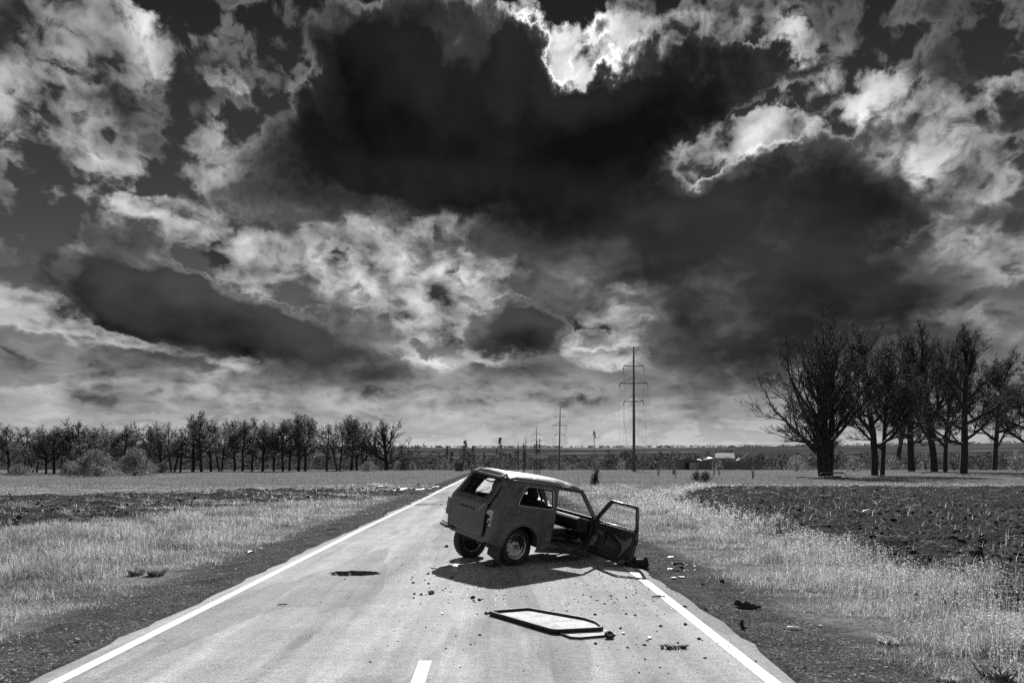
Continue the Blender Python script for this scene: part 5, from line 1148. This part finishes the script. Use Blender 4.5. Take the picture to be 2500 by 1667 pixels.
# straw on the ploughed soil, long pale stalks and short crumbs
rng = np.random.default_rng(8)
def litter(name, n, y0, y1, s0, s1, mask, L0, L1, wd, mat, label, seed, alongx=.0, lift=.02):
    rng = np.random.default_rng(seed); X, Y = scatter(n, y0, y1, s0, s1, rng); k = rng.random(n) < mask(X, Y); X, Y = X[k], Y[k]; n = len(X)
    L = rng.uniform(L0, L1, n) * np.maximum(1, Y / 25) ; a = np.where(rng.random(n) < alongx, rng.normal(0, .25, n), rng.uniform(0, 3.14, n)); w = wd * np.maximum(1, Y / 10)
    dx, dy = np.cos(a) * L / 2, np.sin(a) * L / 2; nx_, ny_ = -np.sin(a) * w, np.cos(a) * w; z = gz(X, Y) + lift; t = rng.uniform(-.25, .25, n) * L / 2; t2 = rng.uniform(0, .012, n)
    V = np.stack([np.stack([X - dx - nx_, Y - dy - ny_, z - t], -1), np.stack([X + dx - nx_, Y + dy - ny_, z + t], -1), np.stack([X + dx + nx_, Y + dy + ny_, z + t + t2], -1), np.stack([X - dx + nx_, Y - dy + ny_, z - t + t2], -1)], 1).reshape(-1, 3)
    tag(obj(name, npmesh(name, V, np.arange(4 * n).reshape(-1, 4)), mat), label, 'litter', kind='stuff')
litter('straw', 95000, 8, 62, -.98, 1.0, lambda x, y: kinds(x, y)[0] * (.12 + .75 * sst(fbm(x * .6, y * 1.3, 1, 4, 19), .42, .66)), .02, .09, .0022, STRAW, 'bits of dry straw lying over the dark ploughed soil', 9, .3, .035)
litter('long_straw', 170, 22, 60, .25, 1.0, lambda x, y: kinds(x, y)[0] * .6, .25, .8, .0026, STRAW, 'long pale dry stalks lying across the ploughed soil', 10, .85, .05)
litter('verge_straw', 26000, 4.5, 40, -.98, 1.0, lambda x, y: kinds(x, y)[1] * (np.abs(x - xc(y)) > 3.45) * .5, .015, .06, .0018, STRAW, 'scraps of straw on the gravel verges', 12, .2, .012)
# ------------------------------------------------------------------ stones, clods, crumbs
ICO = bmesh.new(); bmesh.ops.create_icosphere(ICO, subdivisions=1, radius=1.0); IV = np.array([tuple(v.co) for v in ICO.verts]); IF = np.array([[v.index for v in f.verts] for f in ICO.faces])
ICO2 = bmesh.new(); bmesh.ops.create_icosphere(ICO2, subdivisions=2, radius=1.0); IV2 = np.array([tuple(v.co) for v in ICO2.verts]); IF2 = np.array([[v.index for v in f.verts] for f in ICO2.faces])
def lumps(name, X, Y, Z, S, flat, rng, mat, label, cat, tetra=False, smooth=False):
    n = len(X); bv, bf = (IV, IF); 
    if tetra: bv = np.array([[1, 0, -.3], [-.5, .87, -.3], [-.5, -.87, -.3], [.1, .05, .9]]); bf = np.array([[0, 1, 3], [1, 2, 3], [2, 0, 3]])
    m_ = len(bv); a = rng.uniform(0, 6.28, n); c, s = np.cos(a)[:, None], np.sin(a)[:, None]; V = bv[None] * rng.uniform(.6, 1.25, (n, m_, 1)) * np.stack([np.ones(n), rng.uniform(.55, 1.0, n), flat * rng.uniform(.6, 1.2, n)], -1)[:, None, :]
    x = V[..., 0] * c - V[..., 1] * s; y = V[..., 0] * s + V[..., 1] * c; V = np.stack([x, y, V[..., 2]], -1) * S[:, None, None] + np.stack([X, Y, Z], -1)[:, None, :]
    F = (bf[None] + (np.arange(n) * m_)[:, None, None]).reshape(-1, 3)
    return tag(obj(name, npmesh(name, V.reshape(-1, 3), F, smooth), mat), label, cat, kind='stuff')
STONE = gmat('grey_gravel', 0.17, 0.8, 0.4, 9, 0.3, island=0.8); CLOD = gmat('dark_earth', 0.028, 0.95, 0.4, 9, 0.1, island=0.5, bump=.6, bscale=30)
rng = np.random.default_rng(14); X, Y = scatter(170000, 4.0, 45, -.98, .98, rng); s, g, d = kinds(X, Y); ad = np.abs(d); k = (ad > 3.38) & (rng.random(len(X)) < g * (.45 + .6 * sst(fbm(X, Y, 1.3, 3, 23), .4, .6))); X, Y = X[k], Y[k]
lumps('gravel', X, Y, gz(X, Y) + .002, rng.uniform(.003, .011, len(X)) ** 1.0 * np.maximum(1, Y / 12), .6, rng, STONE, 'loose gravel on both road shoulders', 'gravel', True)
X, Y = scatter(34000, 7.5, 62, -.98, 1.05, rng); k = rng.random(len(X)) < kinds(X, Y)[0]; X, Y = X[k], Y[k]
lumps('soil_clods', X, Y, gz(X, Y) - .01, np.minimum(.095, rng.lognormal(-3.3, .5, len(X))) * np.maximum(1, Y / 40) * 1.2, .65, rng, CLOD, 'rough clods of turned dark soil', 'soil', smooth=True)
# crumbs on the asphalt round the car, thicker beside it
n = 3600; Yc = np.abs(rng.normal(0, 1, n)); Y = 12.2 + rng.normal(0, 2.6, n); X = .6 + rng.normal(0, 1.35, n); d = X - xc(Y); k = (np.abs(d) < 3.3) & (Y > 4.5) & (fbm(X, Y, 1.1, 3, 29) > .36) & (np.hypot(X - hole_c[0], Y - hole_c[1]) > .55) & ~((np.abs(X - .6) < .35) & (Y > 11.5)); X, Y = X[k], Y[k]
lumps('road_crumbs', X, Y, np.full(len(X), .002), np.minimum(.028, rng.lognormal(-5.1, .6, len(X))), .6, rng, CLOD, 'fine dark crumbs of earth strewn over the asphalt near the car', 'crumbs')
n = 700; X = -.2 + rng.normal(0, 1.5, n); Y = 33 + rng.normal(0, 3.2, n); k = np.abs(X - xc(Y)) < 4.5; X, Y = X[k], Y[k]
lumps('earth_spill', X, Y, np.full(len(X), .01), rng.lognormal(-3.5, .5, len(X)), .5, rng, CLOD, 'band of spilled earth across the road beyond the car', 'soil')
n = 1500; X = .15 + rng.normal(0, .9, n); Y = 9.2 + rng.normal(0, 1.2, n)
lumps('glass_crumbs', X, Y, np.full(len(X), .002), rng.uniform(.002, .006, n), .8, rng, gmat('glass_bits', .6, .15, .3, 30, .9), 'sparkling crumbs of shattered glass round the loose window frame', 'glass', True)
# larger clods of earth, each its own thing
def clod_mesh(seed):
    q = np.random.default_rng(seed); V = IV2 * q.uniform(.75, 1.2, (len(IV2), 1)) * np.array([1, .8, .55]); V[:, 2] += .25; V *= (1 + .35 * np.sin(V[:, :1] * 4 + seed)); return npmesh('earth_clod', V, IF2, False)
CM = [clod_mesh(k) for k in range(5)]
for me_ in CM: me_.materials.append(CLOD)
clods = [(1052, 1449, 17), (1028, 1452, 9), (1154, 1460, 14), (1171, 1465, 11), (1190, 1498, 13), (1205, 1501, 12), (1089, 1583, 6), (904, 1616, 6), (1529, 1499, 7), (1551, 1502, 7), (1613, 1529, 9), (1673, 1525, 10), (1707, 1560, 10), (1715, 1563, 5), (1655, 1569, 7),
         (1721, 1606, 8), (1515, 1534, 8), (1532, 1581, 7), (1561, 1642, 6), (1575, 1609, 6), (1634, 1468, 5), (1763, 1416, 13), (1716, 1423, 9), (1723, 1487, 9), (1673, 1481, 9), (1965, 1625, 10), (1009, 1423, 9), (1046, 1425, 8), (1045, 1401, 9), (1104, 1410, 9), (1170, 1432, 8), (1090, 1335, 12), (1012, 1450, 8),
         (1443, 1457, 6), (1476, 1474, 6), (1529, 1459, 6), (1424, 1452, 6), (1402, 1463, 5), (1230, 1462, 5), (1345, 1500, 5), (1100, 1445, 5), (1082, 1441, 5), (982, 1479, 4), (975, 1515, 4), (972, 1565, 4), (946, 1576, 4), (1124, 1629, 4), (1395, 1520, 4), (1507, 1585, 4), (1160, 1570, 4), (1010, 1460, 6), (1500, 1470, 5), (1604, 1503, 5), (1555, 1556, 4)]
CR = random.Random(4)
for i, (a, b, w) in enumerate(clods):
    x, y = px(a, b); o = bpy.data.objects.new('earth_clod', CM[i % 5]); COL.objects.link(o); k = w * .5 / FPX * y; onr = abs(x - float(xc(y))) < 3.4; o.location = (x, y, 0.0 if onr else float(gz(x, y))); o.rotation_euler = (0, 0, CR.random() * 6); o.scale = (k, k, k)
    big1 = i in (0, 2, 4, 11)
    lab = {0: 'largest clod on the road, left of the car shadow below the pothole', 2: 'round clod above the left end of the loose window frame', 4: 'dark clod touching the scattered glass left of the window frame'}.get(i)
    if lab: tag(o, lab, 'clod')
    elif a < 1120 and b < 1430: tag(o, 'small dark clod left of the shadow of the car', 'clod', 'clods left of the car shadow')
    elif a < 1260 and b < 1520: tag(o, 'small dark clod on the bare asphalt left of the loose window frame', 'clod', 'clods left of the window frame')
    elif 1380 < a < 1560 and b < 1512: tag(o, 'small dark clod between the car shadow and the loose window frame', 'clod', 'clods beyond the window frame')
    elif 1500 < a < 1780 and b > 1512 and onr: tag(o, 'small dark clod between the glass sheet and the right edge line', 'clod', 'clods by the right edge line')
    else: tag(o, 'small dark clod of earth on the %s' % ('sunlit asphalt' if onr else 'gravel beside the road'), 'clod', 'earth clods on the asphalt' if onr else 'earth clods on the gravel')
# ------------------------------------------------------------------ loose window frame with its pane
def gp(cx, cy, z=0.03): return px(1150 + cx / 5.88, 1440 + cy / 5.88, z)
Fp = [(265, 322), (800, 280), (870, 285), (1640, 420), (1800, 470), (1880, 535), (1870, 560), (1230, 592), (1160, 585)]
Fw = [Vector((*gp(a, b), .035)) for a, b in Fp]; c0 = sum(Fw, Vector()) / len(Fw)
e = empty('window_frame', (c0.x, c0.y, 0)); loc = [v - Vector((c0.x, c0.y, 0)) for v in Fw]
fine_ = [Vector((*p, .0)) for p in arcs([(v.x, v.y) for v in loc], .05, 4)]; fine_ = [Vector((p.x, p.y, .030 + .022 * math.sin(i * .55) * (i % 2 == 0) + .012 * math.sin(i * .35))) for i, p in enumerate(fine_)]
for i in range(len(fine_)): fine_[i].z = .036 + .004 * math.sin(i * .2)
b = MB(); n = len(fine_); cc_ = sum(fine_, Vector()) / n; V = []; F = []
prof = [(-.018, -.034), (.018, -.034), (.018, .012), (.012, .018), (-.012, .018), (-.018, .012)]
for i, p in enumerate(fine_):
    t = (fine_[(i + 1) % n] - fine_[i - 1]).normalized(); o_ = Vector((t.y, -t.x, 0))
    for a, z in prof: V.append(p + o_ * a + Vector((0, 0, z)))
m_ = len(prof)
for i in range(n):
    for k in range(m_): F.append((i * m_ + k, i * m_ + (k + 1) % m_, ((i + 1) % n) * m_ + (k + 1) % m_, ((i + 1) % n) * m_ + k))
b.add(V, F); b.build('rubber_seal', gmat('glossy_rubber', .015, .6, .3, 10, .3), e, True)
pane = MB(); q = [Vector((p.x * .955, p.y * .955, .024)) for p in fine_]; pane.add(q, [tuple(range(n))])
def crazed():
    m = bpy.data.materials.new('crazed_pane'); m.use_nodes = True; N = NT(m.node_tree); N.n.clear(); tc = N.new('ShaderNodeTexCoord').outputs['Object']
    v = N.new('ShaderNodeTexVoronoi', feature='DISTANCE_TO_EDGE'); N.put(v.inputs['Vector'], tc); v.inputs['Scale'].default_value = 38.0
    d_ = N.noise(tc, 5, 5, .6, dim='3D'); a = N.m('MULTIPLY', N.ramp(v.outputs[0], 0.02, 0.10, 0.30, 0.50), N.ramp(d_, .35, .6, .75, 1.05)); p = N.new('ShaderNodeBsdfPrincipled'); N.put(p.inputs['Base Color'], N.cxyz(a, a, a)); p.inputs['Roughness'].default_value = .9; p.inputs['Specular IOR Level'].default_value = .08
    N.l.new(p.outputs[0], N.new('ShaderNodeOutputMaterial').inputs[0]); return m
CRZ = crazed(); pane.build('crazed_pane', CRZ, e)
tag(e, 'black rubber window frame with crazed pane lying on the asphalt before the car', 'window frame')
P2 = [(1240, 610), (1880, 575), (1930, 560), (2090, 630), (2060, 645), (1560, 690), (1430, 682)]
q = [Vector((*gp(a, b, .01), .012)) for a, b in P2]; c1 = sum(q, Vector()) / len(q); e = empty('glass_sheet', (c1.x, c1.y, 0)); q = [v - Vector((c1.x, c1.y, 0)) for v in q]
b = MB(); b.add(q, [tuple(range(len(q)))]); b.build('pane', CRZ, e, solid=.006, soff=1); MB().tube([q[0] + Vector((0, 0, .006)), q[6] + Vector((0, -.01, .006)), q[5] + Vector((0, -.01, .006)), q[4] + Vector((0, -.01, .006))], .009, 6).build('dark_edge', RUB, e)
tag(e, 'pale glass sheet sticking out under the right end of the loose window frame', 'glass')
x, y = gp(1985, 650, .03); e = empty('rubber_ring', (x, y, .035)); e.rotation_euler = (R_(35), 0, .3)
MB().lathe([(.030 + .024 * math.cos(a), .026 * math.sin(a)) for a in np.linspace(0, 2 * math.pi, 12)], 20).build('ring', RUB, e, True); tag(e, 'small black rubber ring at the tip of the glass sheet', 'ring')
# other litter from the wreck
def lump(name, pts, r, mat, parent, n=8, seed=1):
    return MB().tube(pts, r, n).build(name, mat, parent, True)
x, y, z = gpos(1825, 1478); k = y / FPX; e = empty('plastic_part', (x, y, z + .02)); e.rotation_euler = (0, R_(4), -.2); w = 32 * k; q = []
prof = [(-1.0, .2), (-.98, .55), (-.82, 1.05), (-.50, .78), (-.48, .66), (-.28, .68), (-.16, 1.05), (.05, .72), (.55, .55), (.80, .48), (.96, .30), (.9, .05), (.5, -.12), (-.2, -.16), (-.8, 0)]
b = MB(); V = [(a * w, -.5 * w * .35, c * w * .42) for a, c in prof] + [(a * w * .95, .5 * w * .5, c * w * .36) for a, c in prof]; n = len(prof)
b.add(V, [tuple(range(n)), tuple(range(2 * n - 1, n - 1, -1))] + [(i, (i + 1) % n, n + (i + 1) % n, n + i) for i in range(n)]); b.build('shell', BLK, e, bevel=.008)
MB().box((.25 * w, -.19 * w, .25 * w), (.09 * w, .01, .05 * w)).box((.62 * w, -.185 * w, .17 * w), (.14 * w, .01, .06 * w)).build('recess', gmat('grey_recess', .06, .6), e)
tag(e, 'black broken plastic part with two pointed ears on the right gravel', 'car part')
x, y, z = gpos(1811, 1530); k = y / FPX; e = empty('bent_bracket', (x, y, z))
MB().tube([(8 * k, 0, .0), (0, 0, 4 * k), (-3 * k, 0, 14 * k), (0, 0, 22 * k), (4 * k, .0, 20 * k), (2 * k, 0, 10 * k), (6 * k, 0, 2 * k), (14 * k, 0, 1 * k)], [2 * k, 4 * k, 3.4 * k, 2.5 * k, 1.5 * k, 2.4 * k, 2 * k, 1.5 * k], 6).tube([(-7 * k, 0, 13 * k), (-2 * k, 0, 10 * k)], 2.4 * k, 5).build('metal', BLK, e, True); tag(e, 'small twisted black bracket standing between the edge line and the bottle', 'bracket')
x, y, z = gpos(1940, 1530); k = y / FPX; e = empty('plastic_bottle', (x, y, z + 4.5 * k)); e.rotation_euler = (R_(90), 0, R_(78)); L = 16.5 * k
MB().lathe([(0, -L), (4 * k, -L), (4.6 * k, -L * .9), (4.6 * k, L * .3), (3.4 * k, L * .62), (1.7 * k, L * .85), (1.7 * k, L * .93)], 20).build('bottle_body', gmat('white_plastic', .62, .3, .1, 8, .5), e, True)
MB().lathe([(1.9 * k, L * .92), (2.0 * k, L * 1.05), (0, L * 1.06)], 14).build('cap', BLK, e); tag(e, 'white plastic bottle lying on the right gravel near the grass', 'bottle')
x, y, z = gpos(1657, 1388); k = y / FPX; e = empty('broken_casing', (x, y, z)); W_ = gmat('white_casing', .6, .4, .15, 8, .4)
b = MB(); b.box((-13.5 * k, 0, 9 * k), (1.0 * k, 2 * k, 8.5 * k), Matrix.Rotation(R_(-14), 3, 'Y')).box((-1 * k, -.5 * k, 10.2 * k), (13 * k, 1.2 * k, .9 * k)).box((13.5 * k, 0, 14 * k), (.9 * k, 2 * k, 4 * k), Matrix.Rotation(R_(-25), 3, 'Y')); b.build('rim', W_, e)
b = MB(); b.box((0, 2.5 * k, 14.5 * k), (13 * k, .5 * k, 4.2 * k)); b.build('back', BLK, e); b = MB(); b.box((2 * k, 1 * k, 12.5 * k), (7 * k, .5 * k, 1.4 * k)); b.build('inner_plate', PALE, e)
b = MB(); b.add([(-11 * k, -2 * k, 8 * k), (0, -2 * k, 7.5 * k), (6 * k, -2 * k, 2 * k), (3 * k, -2 * k, .6 * k), (-8 * k, -2 * k, 3.5 * k)], [(0, 1, 2, 3, 4)]); b.build('flap', W_, e, solid=.006)
b = MB(); b.box((4 * k, 2 * k, 6 * k), (8 * k, 1 * k, 4 * k)); b.build('dark_core', BLK, e); tag(e, 'broken white casing standing on the right shoulder beyond the edge line', 'casing')
def scrapbit(a, b_, w, h, mat, label, cat='scrap', ang=0, th=.012, name='scrap', grp=None):
    x, y, z = gpos(a, b_); k = y / FPX
    if abs(x - float(xc(y))) < 3.4: z = 0
    hw = w * .5 * k; hd = max(.012, h * k * y / EYE * .32); rr = random.Random(int(a * 7 + b_)); P_ = []
    for i in range(7): t = 2 * math.pi * i / 7; P_.append((math.cos(t) * hw * rr.uniform(.65, 1.15), math.sin(t) * hd * rr.uniform(.5, 1.2), 0.01 + rr.uniform(0, .5) * h * k))
    m_ = MB(); m_.add(P_, [tuple(range(7))]); o = obj(name, pymesh(name, m_.v, m_.f), mat, None, solid=th); o.location = (x, y, z + .006); o.rotation_euler = (0, 0, ang); return tag(o, label, cat, grp)
W_ = MATS['white_casing']
scrapbit(1638, 1356, 16, 3, W_, 'thin white shard above the broken casing'); scrapbit(1636, 1387, 14, 3, W_, 'white strip just left of the broken casing'); scrapbit(1646, 1410, 18, 4, W_, 'white splinter below the broken casing'); scrapbit(1663, 1408, 16, 4, BLK, 'black strip right of the white splinter below the casing')
scrapbit(1670, 1391, 8, 2, W_, 'tiny white chip right of the broken casing'); scrapbit(1696, 1377, 6, 2, W_, 'small pale chip in the gravel right of the casing, upper one'); scrapbit(1697, 1388, 6, 2, W_, 'small pale chip in the gravel right of the casing, lower one'); scrapbit(2002, 1519, 12, 3, W_, 'pale flake on the gravel right of the bottle'); scrapbit(2105, 1641, 10, 3, W_, 'pale flake at the lower right of the gravel'); 
scrapbit(1522, 1547, 10, 3, W_, 'white chip on the asphalt below the glass sheet'); scrapbit(1586, 1559, 12, 4, W_, 'white chip on the asphalt, nearer the edge line than the other'); scrapbit(1080, 1499, 9, 2, W_, 'white chip on the asphalt left of the window frame')
scrapbit(612, 1343, 12, 6, W_, 'crumpled white paper on the left verge gravel', 'paper'); scrapbit(636, 1334, 16, 2, W_, 'white sliver beside the crumpled paper on the left verge', 'paper'); scrapbit(192, 1561, 10, 4, TORN, 'grey flat stone on the near left gravel', 'stone')
scrapbit(140, 1273, 34, 3, PALE, 'long pale strip at the edge of the dark burnt ground'); scrapbit(450, 1228, 10, 4, PALE, 'pale scrap in the left field beyond the dark ground')
for (a, b_, w, h, t) in ((960, 1196, 8, 5, 'single pale scrap left of the rubble by the road'), (984, 1197, 18, 6, 'broken pale sheet at the left end of the roadside rubble'), (1020, 1194, 14, 4, 'pale slab in the roadside rubble, second from left'), (1032, 1193, 10, 3, 'pale slab in the roadside rubble, third from left'), (1063, 1188, 18, 5, 'largest pale slab of the roadside rubble, near the car'), (1048, 1192, 12, 3, 'thin pale slab just before the largest rubble piece'), (929, 1188, 5, 4, 'tiny pale scrap at the left of the rubble line')):
    scrapbit(a, b_, w, h, PALE, t, 'rubble', th=.08, name='rubble')
x, y, z = gpos(2115, 1258); e = empty('plastic_bag', (x, y, z + .10)); k = y / FPX; b = MB(); b.tube([(-13 * k, 0, -2 * k), (-6 * k, 0, 1 * k), (4 * k, 0, 3.5 * k), (12 * k, 0, 5.5 * k)], [.6 * k, 3.2 * k, 4.2 * k, 1 * k], 9).build('bag', W_, e, True); tag(e, 'crumpled white bag lying on the ploughed field', 'bag')
x, y, z = gpos(817, 1292); e = empty('broken_stick', (x, y, z + .02)); k = y / FPX; MB().tube([(-22 * k, -.1, 0), (-5 * k, .03, 3 * k), (6 * k, .05, 2 * k), (22 * k, .15, 3.5 * k)], [1.2 * k, 1.0 * k, .9 * k, .7 * k], 6).tube([(-20 * k, -.1, 0), (-6 * k, .02, 1 * k), (10 * k, 0, 1 * k)], .7 * k, 5).build('stick', TORN, e); tag(e, 'forked broken stick on the left gravel verge beside the road', 'stick')
x, y = px(689, 1477.5); e = empty('twig', (x, y, .012)); MB().tube([(-.06, -.01, 0), (0, .01, .005), (.06, .02, 0)], .007, 5).build('stem', CLOD, e); tag(e, 'short dark twig alone on the left lane', 'twig')
x, y = px(1607, 1458); e = empty('twig', (x, y, .012)); MB().tube([(-.09, -.01, 0), (0, .015, .01), (.10, .01, 0)], .009, 5).tube([(0, .015, .01), (.05, .08, .01)], .006, 5).tube([(-.04, 0, .01), (-.01, -.07, .01)], .005, 5).build('stem', CLOD, e); tag(e, 'dark branched twig touching the right edge line', 'twig')
x, y = px(1647, 1583); e = empty('grass_tuft', (x, y, .0)); b = MB(); rr = random.Random(3)
for i in range(34): a = rr.uniform(-.13, .13); c = rr.uniform(-.02, .02); b.tube([(a, c, 0), (a + rr.uniform(-.03, .03), c + rr.uniform(-.03, .03), .02), (a + rr.uniform(-.05, .05), c + rr.uniform(-.06, .06), rr.uniform(.02, .045))], [.006, .005, .001], 4)
b.build('blades', CLOD, e); tag(e, 'dark uprooted tuft lying on the asphalt left of the edge line', 'tuft')
# twisted metal under the end of the open door, and the cable on the road
x, y = px(1545, 1384); e = empty('crumpled_metal', (x, y, 0)); e.rotation_euler = (0, 0, -.25)
DIRT = gmat('burnt_metal', .022, .8, .5, 14, .2, bump=.7, bscale=25)
for q_, s_q, kk in (((.10, .02, .05), (.17, .10, .11), 2), ((.20, .0, .07), (.07, .08, .12), 0), ((-.02, .03, .03), (.12, .09, .08), 3)):
    o = bpy.data.objects.new('charred_chunk', npmesh('charred_chunk', IV2 * np.random.default_rng(kk).uniform(.7, 1.25, (len(IV2), 1)), IF2)); o.data.materials.append(DIRT); link(o, e); o.location = q_; o.scale = s_q
m_ = MB(); rr = random.Random(12); nx_, ny_ = 9, 4
for a in range(nx_):
    for b_ in range(ny_): m_.v.append((-.55 + .062 * a + rr.uniform(-.01, .01), -.06 + .05 * b_ + rr.uniform(-.01, .01), .02 + .10 * abs(math.sin(a * 1.1 + b_ * .6)) * (.4 + .6 * a / nx_) + rr.uniform(0, .03)))
m_.f = [(a * ny_ + b_, (a + 1) * ny_ + b_, (a + 1) * ny_ + b_ + 1, a * ny_ + b_ + 1) for a in range(nx_ - 1) for b_ in range(ny_ - 1) if (a * 5 + b_ * 3) % 7]
m_.build('torn_sheet', TORN, e, solid=.003)
MB().tube([(.06, -.09, .17), (-.02, -.10, .25), (-.06, -.09, .18), (.0, -.1, .10)], .018, 6).build('bent_rod', INN, e, True); tag(e, 'crumpled dark metal lying under the free end of the open door', 'car part')
q = [(*px(1050 + a / 4.276, 1100 + b_ / 4.276), .008) for a, b_ in ((1690, 1240), (1760, 1235), (1830, 1260), (1900, 1290), (2000, 1312), (2120, 1325), (2280, 1340))]
c_ = Vector(q[3]); e = empty('cable', (c_.x, c_.y, 0)); MB().tube([(a - c_.x, b_ - c_.y, z) for a, b_, z in q], .0055, 6).build('strand', RUB, e, True); tag(e, 'thin black cable curling over the road below the open door', 'cable')
x, y = px(1206, 1382); e = empty('mud_lump', (x, y, .0)); o = bpy.data.objects.new('lump', CM[1]); link(o, e); o.scale = (.14, .08, .05); MB().tube([(0, 0, 0), (.02, 0, .10), (-.03, .02, .17)], [.03, .02, .005], 6).build('splinter', CLOD, e); tag(e, 'dark lump with a raised splinter in the shadow behind the right rear wheel', 'clod')
# dark leafy plants in the verges and split stumps by the ploughed field
def vplant(a, b_, h, w, mat, label, seed, n=60, name='verge_plant'):
    x, y, z = gpos(a, b_); k = y / FPX; r = random.Random(seed); V = []; F = []; n = n * 4
    for i in range(n):
        t = r.random() * 6.3; L = h * k * r.uniform(.3, 1.0) * .8; R__ = w * .55 * k * r.random() ** .6; q = r.uniform(.0025, .006); c, s_1 = math.cos(t), math.sin(t); bx_, by_ = c * R__ * .7, s_1 * R__ * .7; a2 = r.random() * 6.3; tx_, ty_ = bx_ + math.cos(a2) * L * .6, by_ + math.sin(a2) * L * .6; b0 = len(V)
        V += [(bx_ - s_1 * q * .4, by_ + c * q * .4, 0), (bx_ + s_1 * q * .4, by_ - c * q * .4, 0), ((bx_ + tx_) / 2 + s_1 * q, (by_ + ty_) / 2 - c * q, L * .7), (tx_, ty_, L), ((bx_ + tx_) / 2 - s_1 * q, (by_ + ty_) / 2 + c * q, L * .7)]; F.append((b0, b0 + 1, b0 + 2, b0 + 3, b0 + 4))
    o = obj(name, pymesh(name, V, F), mat); o.location = (x, y, z - .01); return tag(o, label, 'plant')
VERGE = gmat('verge_leaf', .28, .6, .3, 3, .3, trans=.55, island=.5)
vplant(335, 1394, 30, 40, VERGE, 'dark leafy plant at the edge of the left verge, left of a pair', 1, 140); vplant(382, 1396, 30, 44, VERGE, 'dark leafy plant at the edge of the left verge, right of a pair', 2, 160);
vplant(2205, 1440, 24, 26, VERGE, 'dark upright plant in the weeds above the stumps', 4, 60); vplant(2390, 1530, 44, 50, VERGE, 'coarse grass tuft at the right edge below the stumps', 5, 160); vplant(2165, 1560, 30, 60, GRASS, 'spiky grass tuft where the right gravel meets the weeds', 6, 160); vplant(2430, 1640, 60, 80, VERGE, 'largest coarse tuft in the lower right corner', 7, 240)
vplant(2310, 1648, 26, 60, GRASS, 'low star-shaped tuft at the bottom right gravel', 8, 120)
def stump(a, b_, h, lean, label, seed):
    x, y, z = gpos(a, b_); k = y / FPX; e = empty('split_stump', (x, y, z)); r = random.Random(seed); V = [(0, 0, -.05), (lean * h * k * .5, 0, h * k * .55), (lean * h * k, 0, h * k)]
    MB().tube(V, [5 * k, 4.2 * k, 2.2 * k], 7).tube([(V[1][0], 0, V[1][2]), (V[2][0] + 3 * k, 0, h * k * .88)], [3 * k, 1.5 * k], 5).build('stem', gmat('grey_dead_wood', .06, .85, .4, 12, .2, bump=.8, bscale=30), e); tag(e, label, 'stump')
stump(2312, 1482, 42, -.35, 'dead split stump leaning left in the flowering weeds', 1); stump(2328, 1478, 46, .12, 'dead split stump standing upright right of the leaning one', 2); stump(2370, 1512, 36, -.3, 'third short dead stump, below the other two', 3); stump(2238, 1466, 30, -.05, 'thin dead stalk left of the two split stumps', 4)
